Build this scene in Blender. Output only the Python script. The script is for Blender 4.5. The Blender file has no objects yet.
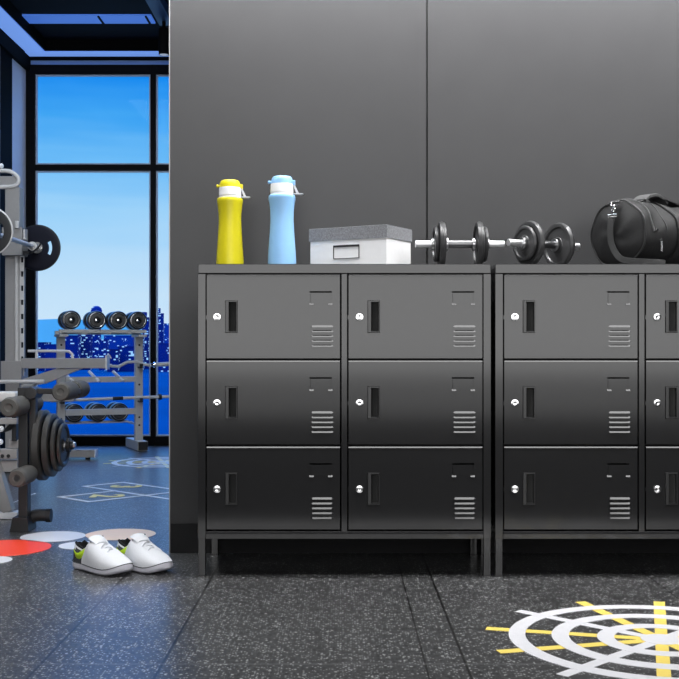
import bpy, bmesh, math, random
from math import sin, cos, pi, radians as R
from mathutils import Vector, Matrix

random.seed(7)
SC = bpy.context.scene
COL = SC.collection
F, VX, VY, CH = 1126.0, 341.0, 350.0, 0.685      # focal length in pixels, vanishing point, camera height


def at(px, py, d):
    """point of the place seen at pixel px,py at distance d"""
    return Vector(((px - VX) * d / F, d, CH + (VY - py) * d / F))


def X(px, d): return (px - VX) * d / F
def Z(py, d): return CH + (VY - py) * d / F
def gd(py): return F * CH / (py - VY)            # distance of a floor point


# ------------------------------------------------------------------ camera
cam = bpy.data.cameras.new('camera')
cam.sensor_width = 36.0
cam.lens = F / 679.0 * 36.0
cam.shift_x = -1.5 / 679.0
cam.shift_y = 10.5 / 679.0
cam.clip_start = 0.05
cam.clip_end = 9000
camo = bpy.data.objects.new('camera', cam)
camo.location = (0, 0, CH)
camo.rotation_euler = (pi / 2, 0, 0)
COL.objects.link(camo)
SC.camera = camo

# ------------------------------------------------------------------ exposure
SC.view_settings.view_transform = 'Standard'
SC.view_settings.look = 'None'
SC.view_settings.gamma = 1.0
SC.view_settings.use_curve_mapping = False
SC.view_settings.exposure = 0.0


def srgb(r, g, b):
    f = lambda c: c / 12.92 if c <= 0.04045 else ((c + 0.055) / 1.055) ** 2.4
    return (f(r / 255.0), f(g / 255.0), f(b / 255.0), 1.0)


# ------------------------------------------------------------------ sky
W = bpy.data.worlds.new('sky')
SC.world = W
W.use_nodes = True
nt = W.node_tree
nt.nodes.clear()
tc = nt.nodes.new('ShaderNodeTexCoord')
sep = nt.nodes.new('ShaderNodeSeparateXYZ')
ramp = nt.nodes.new('ShaderNodeValToRGB')
mr = nt.nodes.new('ShaderNodeMapRange')
mr.inputs['From Min'].default_value = -0.05
mr.inputs['From Max'].default_value = 0.45
bgn = nt.nodes.new('ShaderNodeBackground')
wo = nt.nodes.new('ShaderNodeOutputWorld')
nt.links.new(tc.outputs['Generated'], sep.inputs[0])
# faint streaks of thin cloud
mp = nt.nodes.new('ShaderNodeMapping')
mp.inputs['Scale'].default_value = (6, 6, 60)
nz = nt.nodes.new('ShaderNodeTexNoise')
nz.inputs['Scale'].default_value = 1.3
nz.inputs['Detail'].default_value = 2.0
nt.links.new(tc.outputs['Generated'], mp.inputs[0])
nt.links.new(mp.outputs[0], nz.inputs['Vector'])
ma = nt.nodes.new('ShaderNodeMath')
ma.operation = 'MULTIPLY_ADD'
ma.inputs[1].default_value = 0.035
nt.links.new(nz.outputs['Fac'], ma.inputs[0])
nt.links.new(sep.outputs['Z'], ma.inputs[2])
ms = nt.nodes.new('ShaderNodeMath')
ms.operation = 'SUBTRACT'
ms.inputs[1].default_value = 0.0175
nt.links.new(ma.outputs[0], ms.inputs[0])
nt.links.new(ms.outputs[0], mr.inputs['Value'])
nt.links.new(mr.outputs[0], ramp.inputs[0])
nt.links.new(ramp.outputs[0], bgn.inputs[0])
nt.links.new(bgn.outputs[0], wo.inputs[0])
stops = [(0.0, srgb(150, 205, 250)), (0.10, srgb(214, 234, 250)), (0.20, srgb(200, 228, 250)),
         (0.34, srgb(160, 212, 250)), (0.42, srgb(112, 190, 248)), (0.50, srgb(66, 166, 244)),
         (0.565, srgb(24, 140, 240)), (0.64, srgb(22, 132, 238)), (0.80, srgb(88, 150, 255)), (1.0, srgb(100, 160, 255))]
el = ramp.color_ramp.elements
el[0].position, el[0].color = stops[0]
el[1].position, el[1].color = stops[-1]
for p, c in stops[1:-1]:
    e = el.new(p)
    e.color = c
br = nt.nodes.new('ShaderNodeMapRange')      # unseen upper sky, boosted to send more blue light indoors
br.inputs['From Min'].default_value = 0.27
br.inputs['From Max'].default_value = 0.55
br.inputs['To Min'].default_value = 1.0
br.inputs['To Max'].default_value = 4.2
nt.links.new(sep.outputs['Z'], br.inputs['Value'])
nt.links.new(br.outputs[0], bgn.inputs['Strength'])


# ------------------------------------------------------------------ room lights
def area(name, loc, rot, sx, sy, power, color=(1, 1, 1)):
    l = bpy.data.lights.new(name, 'AREA')
    l.shape = 'RECTANGLE'
    l.size, l.size_y = sx, sy
    l.energy = power
    l.color = color
    o = bpy.data.objects.new(name, l)
    o.location = loc
    o.rotation_euler = rot
    COL.objects.link(o)
    return o


area('softbox_light', (0.5, -2.4, 1.675), (pi / 2, 0, 0), 5.2, 2.35, 150)
area('softbox_edge_fill', (0.5, -2.4, 0.32), (pi / 2, 0, 0), 5.2, 0.36, 8)  # added dim strip that fades the lower edge of the locker reflection
area('wall_washer_light', (1.3, 3.42, 2.40), (R(62), 0, 0), 4.4, 0.14, 205)
area('ceiling_strip_light', (0.8, 2.65, 2.84), (0, 0, 0), 3.8, 0.8, 80)
area('gym_ceiling_light', (-1.35, 5.1, 2.80), (0, 0, 0), 0.9, 3.2, 34, (0.74, 0.88, 1.0))


# ------------------------------------------------------------------ materials
def mat(name, col, rough=0.5, metal=0.0, spec=0.5, noise=0.0, nscale=60.0, bump=0.0, bscale=200.0, coat=0.0):
    m = bpy.data.materials.new(name)
    m.use_nodes = True
    t = m.node_tree
    b = t.nodes['Principled BSDF']
    b.inputs['Roughness'].default_value = rough
    b.inputs['Metallic'].default_value = metal
    b.inputs['Specular IOR Level'].default_value = spec
    b.inputs['Coat Weight'].default_value = coat
    b.inputs['Base Color'].default_value = col
    tcn = t.nodes.new('ShaderNodeTexCoord')
    if noise > 0:
        n = t.nodes.new('ShaderNodeTexNoise')
        n.inputs['Scale'].default_value = nscale
        n.inputs['Detail'].default_value = 4
        t.links.new(tcn.outputs['Object'], n.inputs['Vector'])
        r = t.nodes.new('ShaderNodeMapRange')
        r.inputs['From Min'].default_value = 0.3
        r.inputs['From Max'].default_value = 0.7
        r.inputs['To Min'].default_value = 1 - noise
        r.inputs['To Max'].default_value = 1 + noise
        t.links.new(n.outputs['Fac'], r.inputs['Value'])
        mx = t.nodes.new('ShaderNodeVectorMath')
        mx.operation = 'SCALE'
        mx.inputs[0].default_value = col[:3]
        t.links.new(r.outputs[0], mx.inputs['Scale'])
        t.links.new(mx.outputs[0], b.inputs['Base Color'])
    if bump > 0:
        n2 = t.nodes.new('ShaderNodeTexNoise')
        n2.inputs['Scale'].default_value = bscale
        n2.inputs['Detail'].default_value = 3
        t.links.new(tcn.outputs['Object'], n2.inputs['Vector'])
        bp = t.nodes.new('ShaderNodeBump')
        bp.inputs['Strength'].default_value = bump
        bp.inputs['Distance'].default_value = 0.002
        t.links.new(n2.outputs['Fac'], bp.inputs['Height'])
        t.links.new(bp.outputs[0], b.inputs['Normal'])
    return m


def floor_material():
    m = mat('speckled_rubber', (0.03, 0.03, 0.031, 1), rough=0.30, spec=0.75)
    t = m.node_tree
    b = t.nodes['Principled BSDF']
    N, L = t.nodes.new, t.links.new
    g = N('ShaderNodeNewGeometry')
    s = N('ShaderNodeSeparateXYZ')
    L(g.outputs['Position'], s.inputs[0])
    # rubber crumbs: light flecks of two sizes over a mottled dark ground
    n = N('ShaderNodeTexNoise'); n.inputs['Scale'].default_value = 90; n.inputs['Detail'].default_value = 5
    L(g.outputs['Position'], n.inputs['Vector'])
    base = N('ShaderNodeValToRGB')
    base.color_ramp.elements[0].position = 0.3
    base.color_ramp.elements[0].color = (0.012, 0.012, 0.0125, 1)
    base.color_ramp.elements[1].position = 0.75
    base.color_ramp.elements[1].color = (0.070, 0.071, 0.073, 1)
    L(n.outputs['Fac'], base.inputs[0])
    col = base.outputs[0]
    for sc, th, dens in ((165.0, 0.38, 0.68), (92.0, 0.32, 0.84)):
        v = N('ShaderNodeTexVoronoi'); v.inputs['Scale'].default_value = sc
        L(g.outputs['Position'], v.inputs['Vector'])
        lt = N('ShaderNodeMath'); lt.operation = 'LESS_THAN'; lt.inputs[1].default_value = th
        L(v.outputs['Distance'], lt.inputs[0])
        sc_ = N('ShaderNodeSeparateColor'); L(v.outputs['Color'], sc_.inputs[0])
        gt = N('ShaderNodeMath'); gt.operation = 'GREATER_THAN'; gt.inputs[1].default_value = dens
        L(sc_.outputs[0], gt.inputs[0])
        mu = N('ShaderNodeMath'); mu.operation = 'MULTIPLY'
        L(lt.outputs[0], mu.inputs[0]); L(gt.outputs[0], mu.inputs[1])
        mx = N('ShaderNodeMix'); mx.data_type = 'RGBA'
        mx.inputs['B'].default_value = (0.36, 0.365, 0.37, 1)
        L(mu.outputs[0], mx.inputs['Factor']); L(col, mx.inputs['A'])
        col = mx.outputs['Result']
    # seams between the tiles, at the places where the mats meet
    dark = None
    xs = [(-0.655, .0026), (-0.39, .0028), (0.184, .0022), (0.272, .0027), (0.93, .0024), (-1.3, .002), (1.6, .002), (-1.95, .002), (2.25, .002)]
    ys = [(gd(629), .002), (gd(571.5), .002), (gd(522), .003), (1.9, .002), (5.6, .004), (6.4, .004), (7.3, .004)]
    for axis, lst in (('X', xs), ('Y', ys)):
        for p, w in lst:
            a = N('ShaderNodeMath'); a.operation = 'SUBTRACT'; a.inputs[1].default_value = p
            L(s.outputs[axis], a.inputs[0])
            ab = N('ShaderNodeMath'); ab.operation = 'ABSOLUTE'; L(a.outputs[0], ab.inputs[0])
            lt = N('ShaderNodeMath'); lt.operation = 'LESS_THAN'; lt.inputs[1].default_value = w
            L(ab.outputs[0], lt.inputs[0])
            if dark is None:
                dark = lt.outputs[0]
            else:
                mxm = N('ShaderNodeMath'); mxm.operation = 'MAXIMUM'
                L(dark, mxm.inputs[0]); L(lt.outputs[0], mxm.inputs[1])
                dark = mxm.outputs[0]
    mx = N('ShaderNodeMix'); mx.data_type = 'RGBA'
    mx.inputs['B'].default_value = (0.002, 0.002, 0.002, 1)
    L(dark, mx.inputs['Factor']); L(col, mx.inputs['A'])
    col = mx.outputs['Result']
    # one worn pale seam
    a = N('ShaderNodeMath'); a.operation = 'SUBTRACT'; a.inputs[1].default_value = gd(664); L(s.outputs['Y'], a.inputs[0])
    ab = N('ShaderNodeMath'); ab.operation = 'ABSOLUTE'; L(a.outputs[0], ab.inputs[0])
    lt = N('ShaderNodeMath'); lt.operation = 'LESS_THAN'; lt.inputs[1].default_value = 0.0035; L(ab.outputs[0], lt.inputs[0])
    fa = N('ShaderNodeMath'); fa.operation = 'MULTIPLY'; fa.inputs[1].default_value = 0.5; L(lt.outputs[0], fa.inputs[0])
    mx = N('ShaderNodeMix'); mx.data_type = 'RGBA'; mx.inputs['B'].default_value = (0.16, 0.16, 0.165, 1)
    L(fa.outputs[0], mx.inputs['Factor']); L(col, mx.inputs['A'])
    L(mx.outputs['Result'], b.inputs['Base Color'])
    bp = N('ShaderNodeBump'); bp.inputs['Strength'].default_value = 0.12; bp.inputs['Distance'].default_value = 0.001
    L(n.outputs['Fac'], bp.inputs['Height'])
    L(bp.outputs[0], b.inputs['Normal'])
    return m


def emissive_material(name, col, st):
    m = mat(name, col, rough=0.5, noise=0.03, nscale=5)
    b = m.node_tree.nodes['Principled BSDF']
    b.inputs['Emission Color'].default_value = col
    b.inputs['Emission Strength'].default_value = st
    return m


def glass_material():
    m = bpy.data.materials.new('window_glass')
    m.use_nodes = True
    t = m.node_tree
    t.nodes.clear()
    o = t.nodes.new('ShaderNodeOutputMaterial')
    tr = t.nodes.new('ShaderNodeBsdfTransparent'); tr.inputs[0].default_value = (0.97, 0.99, 1, 1)
    gl = t.nodes.new('ShaderNodeBsdfGlossy'); gl.inputs['Roughness'].default_value = 0.02
    fr = t.nodes.new('ShaderNodeFresnel'); fr.inputs[0].default_value = 1.14
    mx = t.nodes.new('ShaderNodeMixShader')
    t.links.new(fr.outputs[0], mx.inputs[0]); t.links.new(tr.outputs[0], mx.inputs[1]); t.links.new(gl.outputs[0], mx.inputs[2])
    t.links.new(mx.outputs[0], o.inputs[0])
    return m


def city_material(name, col, seed):
    """dusky blue facade with small lit windows"""
    m = mat(name, col, rough=0.9, spec=0.1)
    t = m.node_tree
    b = t.nodes['Principled BSDF']
    N, L = t.nodes.new, t.links.new
    g = N('ShaderNodeNewGeometry')
    sc = N('ShaderNodeVectorMath'); sc.operation = 'MULTIPLY'; sc.inputs[1].default_value = (0.78, 0.78, 1.35)
    L(g.outputs['Position'], sc.inputs[0])
    ad = N('ShaderNodeVectorMath'); ad.operation = 'ADD'; ad.inputs[1].default_value = (seed * 7.3, seed * 3.1, 0)
    L(sc.outputs[0], ad.inputs[0])
    fl = N('ShaderNodeVectorMath'); fl.operation = 'FLOOR'; L(ad.outputs[0], fl.inputs[0])
    wn = N('ShaderNodeTexWhiteNoise'); L(fl.outputs[0], wn.inputs['Vector'])
    n = N('ShaderNodeTexNoise'); n.inputs['Scale'].default_value = 0.09; L(g.outputs['Position'], n.inputs['Vector'])
    mul = N('ShaderNodeMath'); mul.operation = 'MULTIPLY'; L(wn.outputs['Value'], mul.inputs[0])
    r0 = N('ShaderNodeMapRange'); r0.inputs['From Min'].default_value = 0.3; r0.inputs['From Max'].default_value = 0.7
    r0.inputs['To Min'].default_value = 0.85; r0.inputs['To Max'].default_value = 1.08
    L(n.outputs['Fac'], r0.inputs['Value']); L(r0.outputs[0], mul.inputs[1])
    gt = N('ShaderNodeMath'); gt.operation = 'GREATER_THAN'; gt.inputs[1].default_value = 0.88; L(mul.outputs[0], gt.inputs[0])
    b.inputs['Emission Color'].default_value = srgb(170, 225, 255)
    st = N('ShaderNodeMath'); st.operation = 'MULTIPLY'; st.inputs[1].default_value = 0.8
    L(gt.outputs[0], st.inputs[0]); L(st.outputs[0], b.inputs['Emission Strength'])
    return m


M = {}
M['floor'] = floor_material()
M['wall'] = mat('dark_wall_panel', srgb(58, 58, 59), rough=0.24, spec=0.10, noise=0.03, nscale=8)
M['edge_highlight'] = mat('panel_edge_highlight', srgb(150, 150, 150), rough=0.35, metal=0.6)
M['pale_wall'] = mat('pale_blue_paint', srgb(232, 238, 252), rough=0.5, noise=0.03, nscale=5)
M['blue_trim'] = mat('blue_ceiling_paint', srgb(120, 160, 225), rough=0.5, noise=0.03, nscale=5)
M['navy'] = mat('navy_ceiling_paint', srgb(16, 18, 32), rough=0.8, spec=0.1, noise=0.05, nscale=5)
M['black_paint'] = mat('black_paint', srgb(5, 6, 8), rough=0.8, spec=0.08, noise=0.1)
M['frame'] = mat('black_window_frame', srgb(5, 6, 10), rough=0.6, spec=0.1, noise=0.1)
M['bead'] = mat('pale_glazing_bead', srgb(170, 190, 220), rough=0.4, noise=0.03)
M['band_glow'] = emissive_material('glowing_ceiling_band', srgb(112, 152, 226), 0.85)  # added glow that brightens the ceiling band and the left wall
M['panel_glow'] = emissive_material('dim_panel_glow', srgb(62, 104, 190), 0.8)  # emission added in place of light caught by the panel
M['glass'] = glass_material()
M['locker'] = mat('charcoal_powder_coat', srgb(40, 40, 41), rough=0.10, spec=0.50, noise=0.03, nscale=30)
M['handle'] = mat('handle_coat', srgb(30, 30, 31), rough=0.3, spec=0.6, noise=0.03)
M['cup'] = mat('handle_cup', srgb(50, 50, 50), rough=0.5, spec=0.2, noise=0.03)
M['locker_dark'] = mat('locker_inner_steel', srgb(22, 22, 22), rough=0.6, spec=0.2, noise=0.05)
M['chrome'] = mat('chrome', (0.86, 0.86, 0.87, 1), rough=0.14, metal=1.0, noise=0.02)
M['steel'] = mat('satin_steel', (0.55, 0.55, 0.56, 1), rough=0.28, metal=1.0, noise=0.04)
M['bright_steel'] = mat('bright_brushed_steel', (0.85, 0.85, 0.86, 1), rough=0.42, metal=0.9, noise=0.05, nscale=300)
M['dark_steel'] = mat('dark_steel', (0.2, 0.2, 0.205, 1), rough=0.3, metal=1.0, noise=0.04)
M['iron'] = mat('dark_cast_iron', srgb(70, 70, 71), rough=0.33, metal=0.3, noise=0.08, bump=0.15, bscale=400)
M['yellow'] = mat('yellow_plastic', srgb(208, 196, 24), rough=0.4, spec=0.4, noise=0.02)
M['sky_blue'] = mat('light_blue_plastic', srgb(138, 186, 230), rough=0.4, spec=0.4, noise=0.02)
M['white_plastic'] = mat('white_plastic', srgb(226, 226, 228), rough=0.35, noise=0.02)
M['grey_plastic'] = mat('grey_plastic', srgb(190, 192, 198), rough=0.35, noise=0.02)
M['carton'] = mat('white_card', srgb(228, 228, 229), rough=0.7, spec=0.2, noise=0.015)
M['felt'] = mat('grey_felt', srgb(126, 127, 131), rough=0.95, spec=0.1, noise=0.3, nscale=220, bump=0.4, bscale=500)
M['gunmetal'] = mat('gunmetal_frame', srgb(60, 58, 60), rough=0.4, metal=0.5, noise=0.05)
M['canvas'] = mat('black_canvas', srgb(25, 25, 26), rough=0.62, spec=0.35, noise=0.15, nscale=35, bump=0.5, bscale=60)
M['webbing'] = mat('black_webbing', srgb(33, 33, 34), rough=0.7, noise=0.2, nscale=300, bump=0.4, bscale=400)
M['piping'] = mat('grey_piping', srgb(40, 40, 41), rough=0.5, noise=0.1)
M['handle_wrap'] = mat('dark_grey_wrap', srgb(62, 62, 63), rough=0.7, noise=0.1, nscale=200)
M['zip_seam'] = mat('grey_seam_cord', srgb(96, 96, 97), rough=0.5, noise=0.05)
M['bag_black'] = mat('black_zip_tape', srgb(14, 14, 15), rough=0.7, noise=0.1)
M['decal_white'] = mat('white_floor_vinyl', srgb(228, 228, 232), rough=0.3, spec=0.5, noise=0.02)
M['decal_yellow'] = mat('yellow_floor_vinyl', srgb(248, 222, 110), rough=0.3, noise=0.02)
M['decal_red'] = mat('red_floor_vinyl', srgb(255, 74, 44), rough=0.3, noise=0.02)
M['decal_peach'] = mat('peach_floor_vinyl', srgb(250, 214, 172), rough=0.3, noise=0.02)
M['shoe_white'] = mat('white_knit', srgb(222, 223, 227), rough=0.8, spec=0.2, noise=0.03, nscale=300, bump=0.2, bscale=700)
M['shoe_sole'] = mat('white_foam', srgb(214, 213, 222), rough=0.6, noise=0.03)
M['shoe_dark'] = mat('dark_grey_knit', srgb(66, 70, 74), rough=0.85, noise=0.1, nscale=300)
M['shoe_black'] = mat('black_lining', srgb(10, 10, 11), rough=0.9, noise=0.1)
M['lime'] = mat('lime_print', srgb(172, 206, 28), rough=0.5, noise=0.03)
M['lace'] = mat('pale_grey_lace', srgb(206, 208, 214), rough=0.8, noise=0.04)
M['rack_grey'] = mat('light_grey_coat', srgb(190, 188, 186), rough=0.4, spec=0.4, noise=0.03)
M['gym_grey'] = mat('grey_powder_coat', srgb(152, 150, 150), rough=0.42, spec=0.4, noise=0.03)
M['gym_pale'] = mat('pale_grey_coat', srgb(205, 203, 203), rough=0.35, noise=0.03)
M['gym_dark'] = mat('dark_frame_coat', srgb(40, 40, 42), rough=0.45, spec=0.4, noise=0.05)
M['pad'] = mat('dark_foam_pad', srgb(80, 79, 77), rough=0.75, spec=0.3, noise=0.06)
M['rubber'] = mat('black_rubber', srgb(30, 31, 35), rough=0.5, spec=0.4, noise=0.08)
M['plate_iron'] = mat('grey_iron_plate', srgb(56, 55, 54), rough=0.45, spec=0.5, noise=0.08)
M['navy_plate'] = mat('navy_plate', srgb(11, 14, 32), rough=0.55, spec=0.25, noise=0.08)
M['bell_face'] = mat('grey_bell_face', srgb(84, 82, 80), rough=0.4, spec=0.5, noise=0.05)
M['bell'] = mat('black_bell_head', srgb(24, 24, 25), rough=0.3, spec=0.6, noise=0.06)
M['white_rim'] = mat('white_enamel', srgb(232, 233, 238), rough=0.35, noise=0.02)
M['sea'] = mat('blue_sea', (0.002, 0.060, 0.145, 1), rough=0.9, spec=0.0, noise=0.12, nscale=0.02)
M['hill'] = mat('hazy_blue_shore', (0.20, 0.42, 0.36, 1), rough=1.0, spec=0.0, noise=0.05, nscale=0.01)
M['concrete'] = mat('outer_concrete', srgb(120, 120, 122), rough=0.9, noise=0.05)
CITY = [city_material('city_facade_%s' % n, c, i) for i, (n, c) in enumerate(
    [('royal', (0.002, 0.022, 0.15, 1)), ('deep', (0.002, 0.014, 0.11, 1)), ('pale', (0.006, 0.05, 0.24, 1))])]


# ------------------------------------------------------------------ mesh helpers
class MB:
    def __init__(self):
        self.bm = bmesh.new()
        self.mi = 0

    def _tag(self, faces):
        for f in faces:
            f.material_index = self.mi

    def box(self, x0, x1, y0, y1, z0, z1, bev=0.0, m=None, seg=2):
        r = bmesh.ops.create_cube(self.bm, size=1.0)
        vs = r['verts']
        mtx = Matrix.Translation(((x0 + x1) / 2, (y0 + y1) / 2, (z0 + z1) / 2)) @ Matrix.Diagonal((abs(x1 - x0), abs(y1 - y0), abs(z1 - z0), 1))
        bmesh.ops.transform(self.bm, matrix=(m @ mtx) if m else mtx, verts=vs)
        fs = set(f for v in vs for f in v.link_faces)
        self._tag(fs)
        if bev > 0:
            es = list(set(e for v in vs for e in v.link_edges))
            o = bmesh.ops.bevel(self.bm, geom=es, offset=bev, segments=seg, affect='EDGES', profile=0.5)
            self._tag(o['faces'])
        return self

    def cyl(self, p0, p1, r0, r1=None, seg=24, cap=True):
        p0, p1 = Vector(p0), Vector(p1)
        if r1 is None: r1 = r0
        self.ring_loft([(p0, r0), (p1, r1)], (p1 - p0).normalized(), seg, cap)
        return self

    def lathe(self, prof, org=(0, 0, 0), axis=(0, 0, 1), seg=32, cap=True):
        """prof: list of (radius, height along axis)"""
        org, axis = Vector(org), Vector(axis).normalized()
        self.ring_loft([(org + axis * h, r) for r, h in prof], axis, seg, cap)
        return self

    def ring_loft(self, rings, axis, seg=24, cap=True):
        axis = axis.normalized()
        u = axis.orthogonal().normalized()
        v = axis.cross(u)
        rows = []
        for c, r in rings:
            rows.append([self.bm.verts.new(c + (u * cos(2 * pi * i / seg) + v * sin(2 * pi * i / seg)) * max(r, 1e-5)) for i in range(seg)])
        self.skin(rows, cap, True)

    def skin(self, rows, cap=True, closed=True):
        fs = []
        for a, b in zip(rows[:-1], rows[1:]):
            n = len(a)
            for i in range(n if closed else n - 1):
                j = (i + 1) % n
                fs.append(self.bm.faces.new((a[i], a[j], b[j], b[i])))
        if cap and closed:
            fs.append(self.bm.faces.new(list(reversed(rows[0]))))
            fs.append(self.bm.faces.new(rows[-1]))
        self._tag(fs)
        return fs

    def tube(self, pts, r, seg=12, closed=False, flat=None):
        """round tube along a path; flat=(half width, half thickness, up) for a strap"""
        pts = [Vector(p) for p in pts]
        rows, u = [], None
        n = len(pts)
        for i, p in enumerate(pts):
            if closed:
                t = (pts[(i + 1) % n] - pts[i - 1]).normalized()
            else:
                t = (pts[min(i + 1, n - 1)] - pts[max(i - 1, 0)]).normalized()
            if flat:
                up = Vector(flat[2])
                u = (up - t * up.dot(t)).normalized()
                v = t.cross(u)
                a, b = flat[0], flat[1]
                rows.append([self.bm.verts.new(p + u * x * b + v * y * a) for x, y in
                             ((1, .85), (1, -.85), (.6, -1), (-.6, -1), (-1, -.85), (-1, .85), (-.6, 1), (.6, 1))])
            else:
                if u is None: u = t.orthogonal().normalized()
                u = (u - t * u.dot(t)).normalized()
                v = t.cross(u)
                rr = r[i] if isinstance(r, (list, tuple)) else r
                rows.append([self.bm.verts.new(p + (u * cos(2 * pi * k / seg) + v * sin(2 * pi * k / seg)) * rr) for k in range(seg)])
        if closed:
            rows.append(rows[0])
        self.skin(rows, not closed, True)
        return self

    def torus(self, c, axis, R0, r, seg=36, ms=10):
        c, axis = Vector(c), Vector(axis).normalized()
        u = axis.orthogonal().normalized(); v = axis.cross(u)
        self.tube([c + (u * cos(2 * pi * i / seg) + v * sin(2 * pi * i / seg)) * R0 for i in range(seg)], r, ms, closed=True)
        return self

    def prism(self, poly, axis, a0, a1):
        """extrude a polygon. axis 'z': poly of (x,y); 'y': (x,z); 'x': (y,z)"""
        mk = {'z': lambda p, a: (p[0], p[1], a), 'y': lambda p, a: (p[0], a, p[1]), 'x': lambda p, a: (a, p[0], p[1])}[axis]
        rows = [[self.bm.verts.new(mk(p, a)) for p in poly] for a in (a0, a1)]
        self.skin(rows, True, True)
        return self

    def plate(self, x0, x1, z0, z1, y0, y1, holes, depth=None):
        """upright sheet with square holes right through it"""
        xs = sorted(set([x0, x1] + [h[0] for h in holes] + [h[1] for h in holes]))
        zs = sorted(set([z0, z1] + [h[2] for h in holes] + [h[3] for h in holes]))
        cells = set()
        for i in range(len(xs) - 1):
            for j in range(len(zs) - 1):
                cx, cz = (xs[i] + xs[i + 1]) / 2, (zs[j] + zs[j + 1]) / 2
                if not any(h[0] < cx < h[1] and h[2] < cz < h[3] for h in holes):
                    cells.add((i, j))
        vv = {}
        def V(i, j, y):
            k = (i, j, y)
            if k not in vv: vv[k] = self.bm.verts.new((xs[i], y, zs[j]))
            return vv[k]
        fs = []
        for i, j in cells:
            fs.append(self.bm.faces.new((V(i, j, y0), V(i + 1, j, y0), V(i + 1, j + 1, y0), V(i, j + 1, y0))))
            fs.append(self.bm.faces.new((V(i, j + 1, y1), V(i + 1, j + 1, y1), V(i + 1, j, y1), V(i, j, y1))))
            for (di, dj, a, b) in ((-1, 0, (i, j + 1), (i, j)), (1, 0, (i + 1, j), (i + 1, j + 1)), (0, -1, (i, j), (i + 1, j)), (0, 1, (i + 1, j + 1), (i, j + 1))):
                if (i + di, j + dj) not in cells:
                    fs.append(self.bm.faces.new((V(*a, y0), V(*a, y1), V(*b, y1), V(*b, y0))))
        self._tag(fs)
        return self

    def frame_ring(self, o, i, yb, yf, ch, depth):
        """chamfered rim with a sunken cup; o, i = (x0, x1, z0, z1)"""
        def loop(x0, x1, z0, z1, y):
            return [self.bm.verts.new(p) for p in ((x0, y, z0), (x1, y, z0), (x1, y, z1), (x0, y, z1))]
        rows = [loop(*o, yb), loop(o[0] + ch, o[1] - ch, o[2] + ch, o[3] - ch, yf), loop(i[0] - ch, i[1] + ch, i[2] - ch, i[3] + ch, yf), loop(*i, yb)]
        self.skin(rows, False, True)
        self.mi = 1
        rows = [loop(*i, yb), loop(i[0] + .0008, i[1] - .0008, i[2] + .0008, i[3] - .0008, yb + depth)]
        for v in rows[1][1:3]: v.co.y = yb + depth * .3
        fs = self.skin(rows, False, True)
        self._tag([self.bm.faces.new(rows[-1])])
        self.mi = 0
        return self

    def build(self, name, mats, parent=None, smooth=True, angle=35, label=None):
        bmesh.ops.recalc_face_normals(self.bm, faces=self.bm.faces)
        me = bpy.data.meshes.new(name)
        self.bm.to_mesh(me)
        self.bm.free()
        for m in (mats if isinstance(mats, (list, tuple)) else [mats]):
            me.materials.append(m)
        if smooth:
            me.polygons.foreach_set('use_smooth', [True] * len(me.polygons))
            me.set_sharp_from_angle(angle=R(angle))
        o = bpy.data.objects.new(name, me)
        COL.objects.link(o)
        if smooth:
            wn_ = o.modifiers.new('weighted_normal', 'WEIGHTED_NORMAL')
            wn_.keep_sharp = True
            wn_.weight = 60
        if parent: o.parent = parent
        if label: o['label'] = label
        return o


def thing(name, label, cat, loc=(0, 0, 0), rz=0.0, group=None):
    o = bpy.data.objects.new(name, None)
    o.empty_display_size = 0.05
    COL.objects.link(o)
    o.location = loc
    o.rotation_euler = (0, 0, rz)
    return tag(o, label, cat, group)


def tag(o, label, cat, group=None):
    o['label'] = label
    o['category'] = cat
    if group: o['group'] = group
    return o


def struct(o):
    o['kind'] = 'structure'
    return o


KIDS = {}


def copy_tree(o, parent=None):
    c = o.copy()
    COL.objects.link(c)
    if parent: c.parent = parent
    for ch in list(o.children):
        copy_tree(ch, c)
    return c


# ================================================================== SETTING
XL, YB, ZC, ZT = -2.26, 8.1, 2.793, 2.871
struct(MB().box(XL - .12, 4.0, -2.7, YB, -0.12, 0).build('floor', M['floor'], smooth=False))

struct(MB().box(-2.2, 3.95, -2.38, 2.24, .0002, .006, bev=.002).build('reflection_blocker', mat('matte_black_blocker', srgb(52, 52, 52), rough=1.0, spec=0.0, noise=.2, nscale=120, bump=.5)))  # unseen mat added to keep softbox glare off the floor

# partition behind the lockers, in two wall panels with a dark gap
WY = 3.80
wx0 = X(170, WY)
gapx = X(427, WY)
b = MB()
b.box(wx0, gapx - .0025, WY, WY + .14, 0, ZT, bev=.0015)
b.box(gapx + .0025, 4.0, WY, WY + .14, 0, ZT, bev=.0015)
b.mi = 1
b.box(gapx - .01, gapx + .01, WY + .012, WY + .13, 0, ZT - .001)
b.mi = 2
b.box(wx0 - .004, wx0 + .0002, WY + .002, WY + .138, 0, ZT, bev=.0008)  # pale strip stands in for the highlight along the panel edge
struct(b.build('wall_back', [M['wall'], M['bag_black'], M['edge_highlight']]))

struct(MB().box(wx0 + .002, 3.99, WY - .006, WY - .0002, .0005, .10, bev=.001).build('shade_strip_back', mat('dark_shade_strip', srgb(36, 36, 37), rough=.85, spec=.1, noise=.05)))  # dark strip added to deepen the shade under the lockers
struct(MB().box(XL - .12, XL, -2.7, YB + .2, 0, ZT).build('wall_left', M['pale_wall']))
struct(MB().box(4.0, 4.12, -2.7, YB + .2, 0, ZT).build('wall_right', M['wall']))
struct(MB().box(XL - .12, 4.12, -2.82, -2.7, 0, ZT).build('wall_front', M['wall']))
b = MB()
b.box(XL - .12, 4.12, -2.82, YB + .2, ZT, ZT + .1)
struct(b.build('ceiling', M['navy']))
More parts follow.
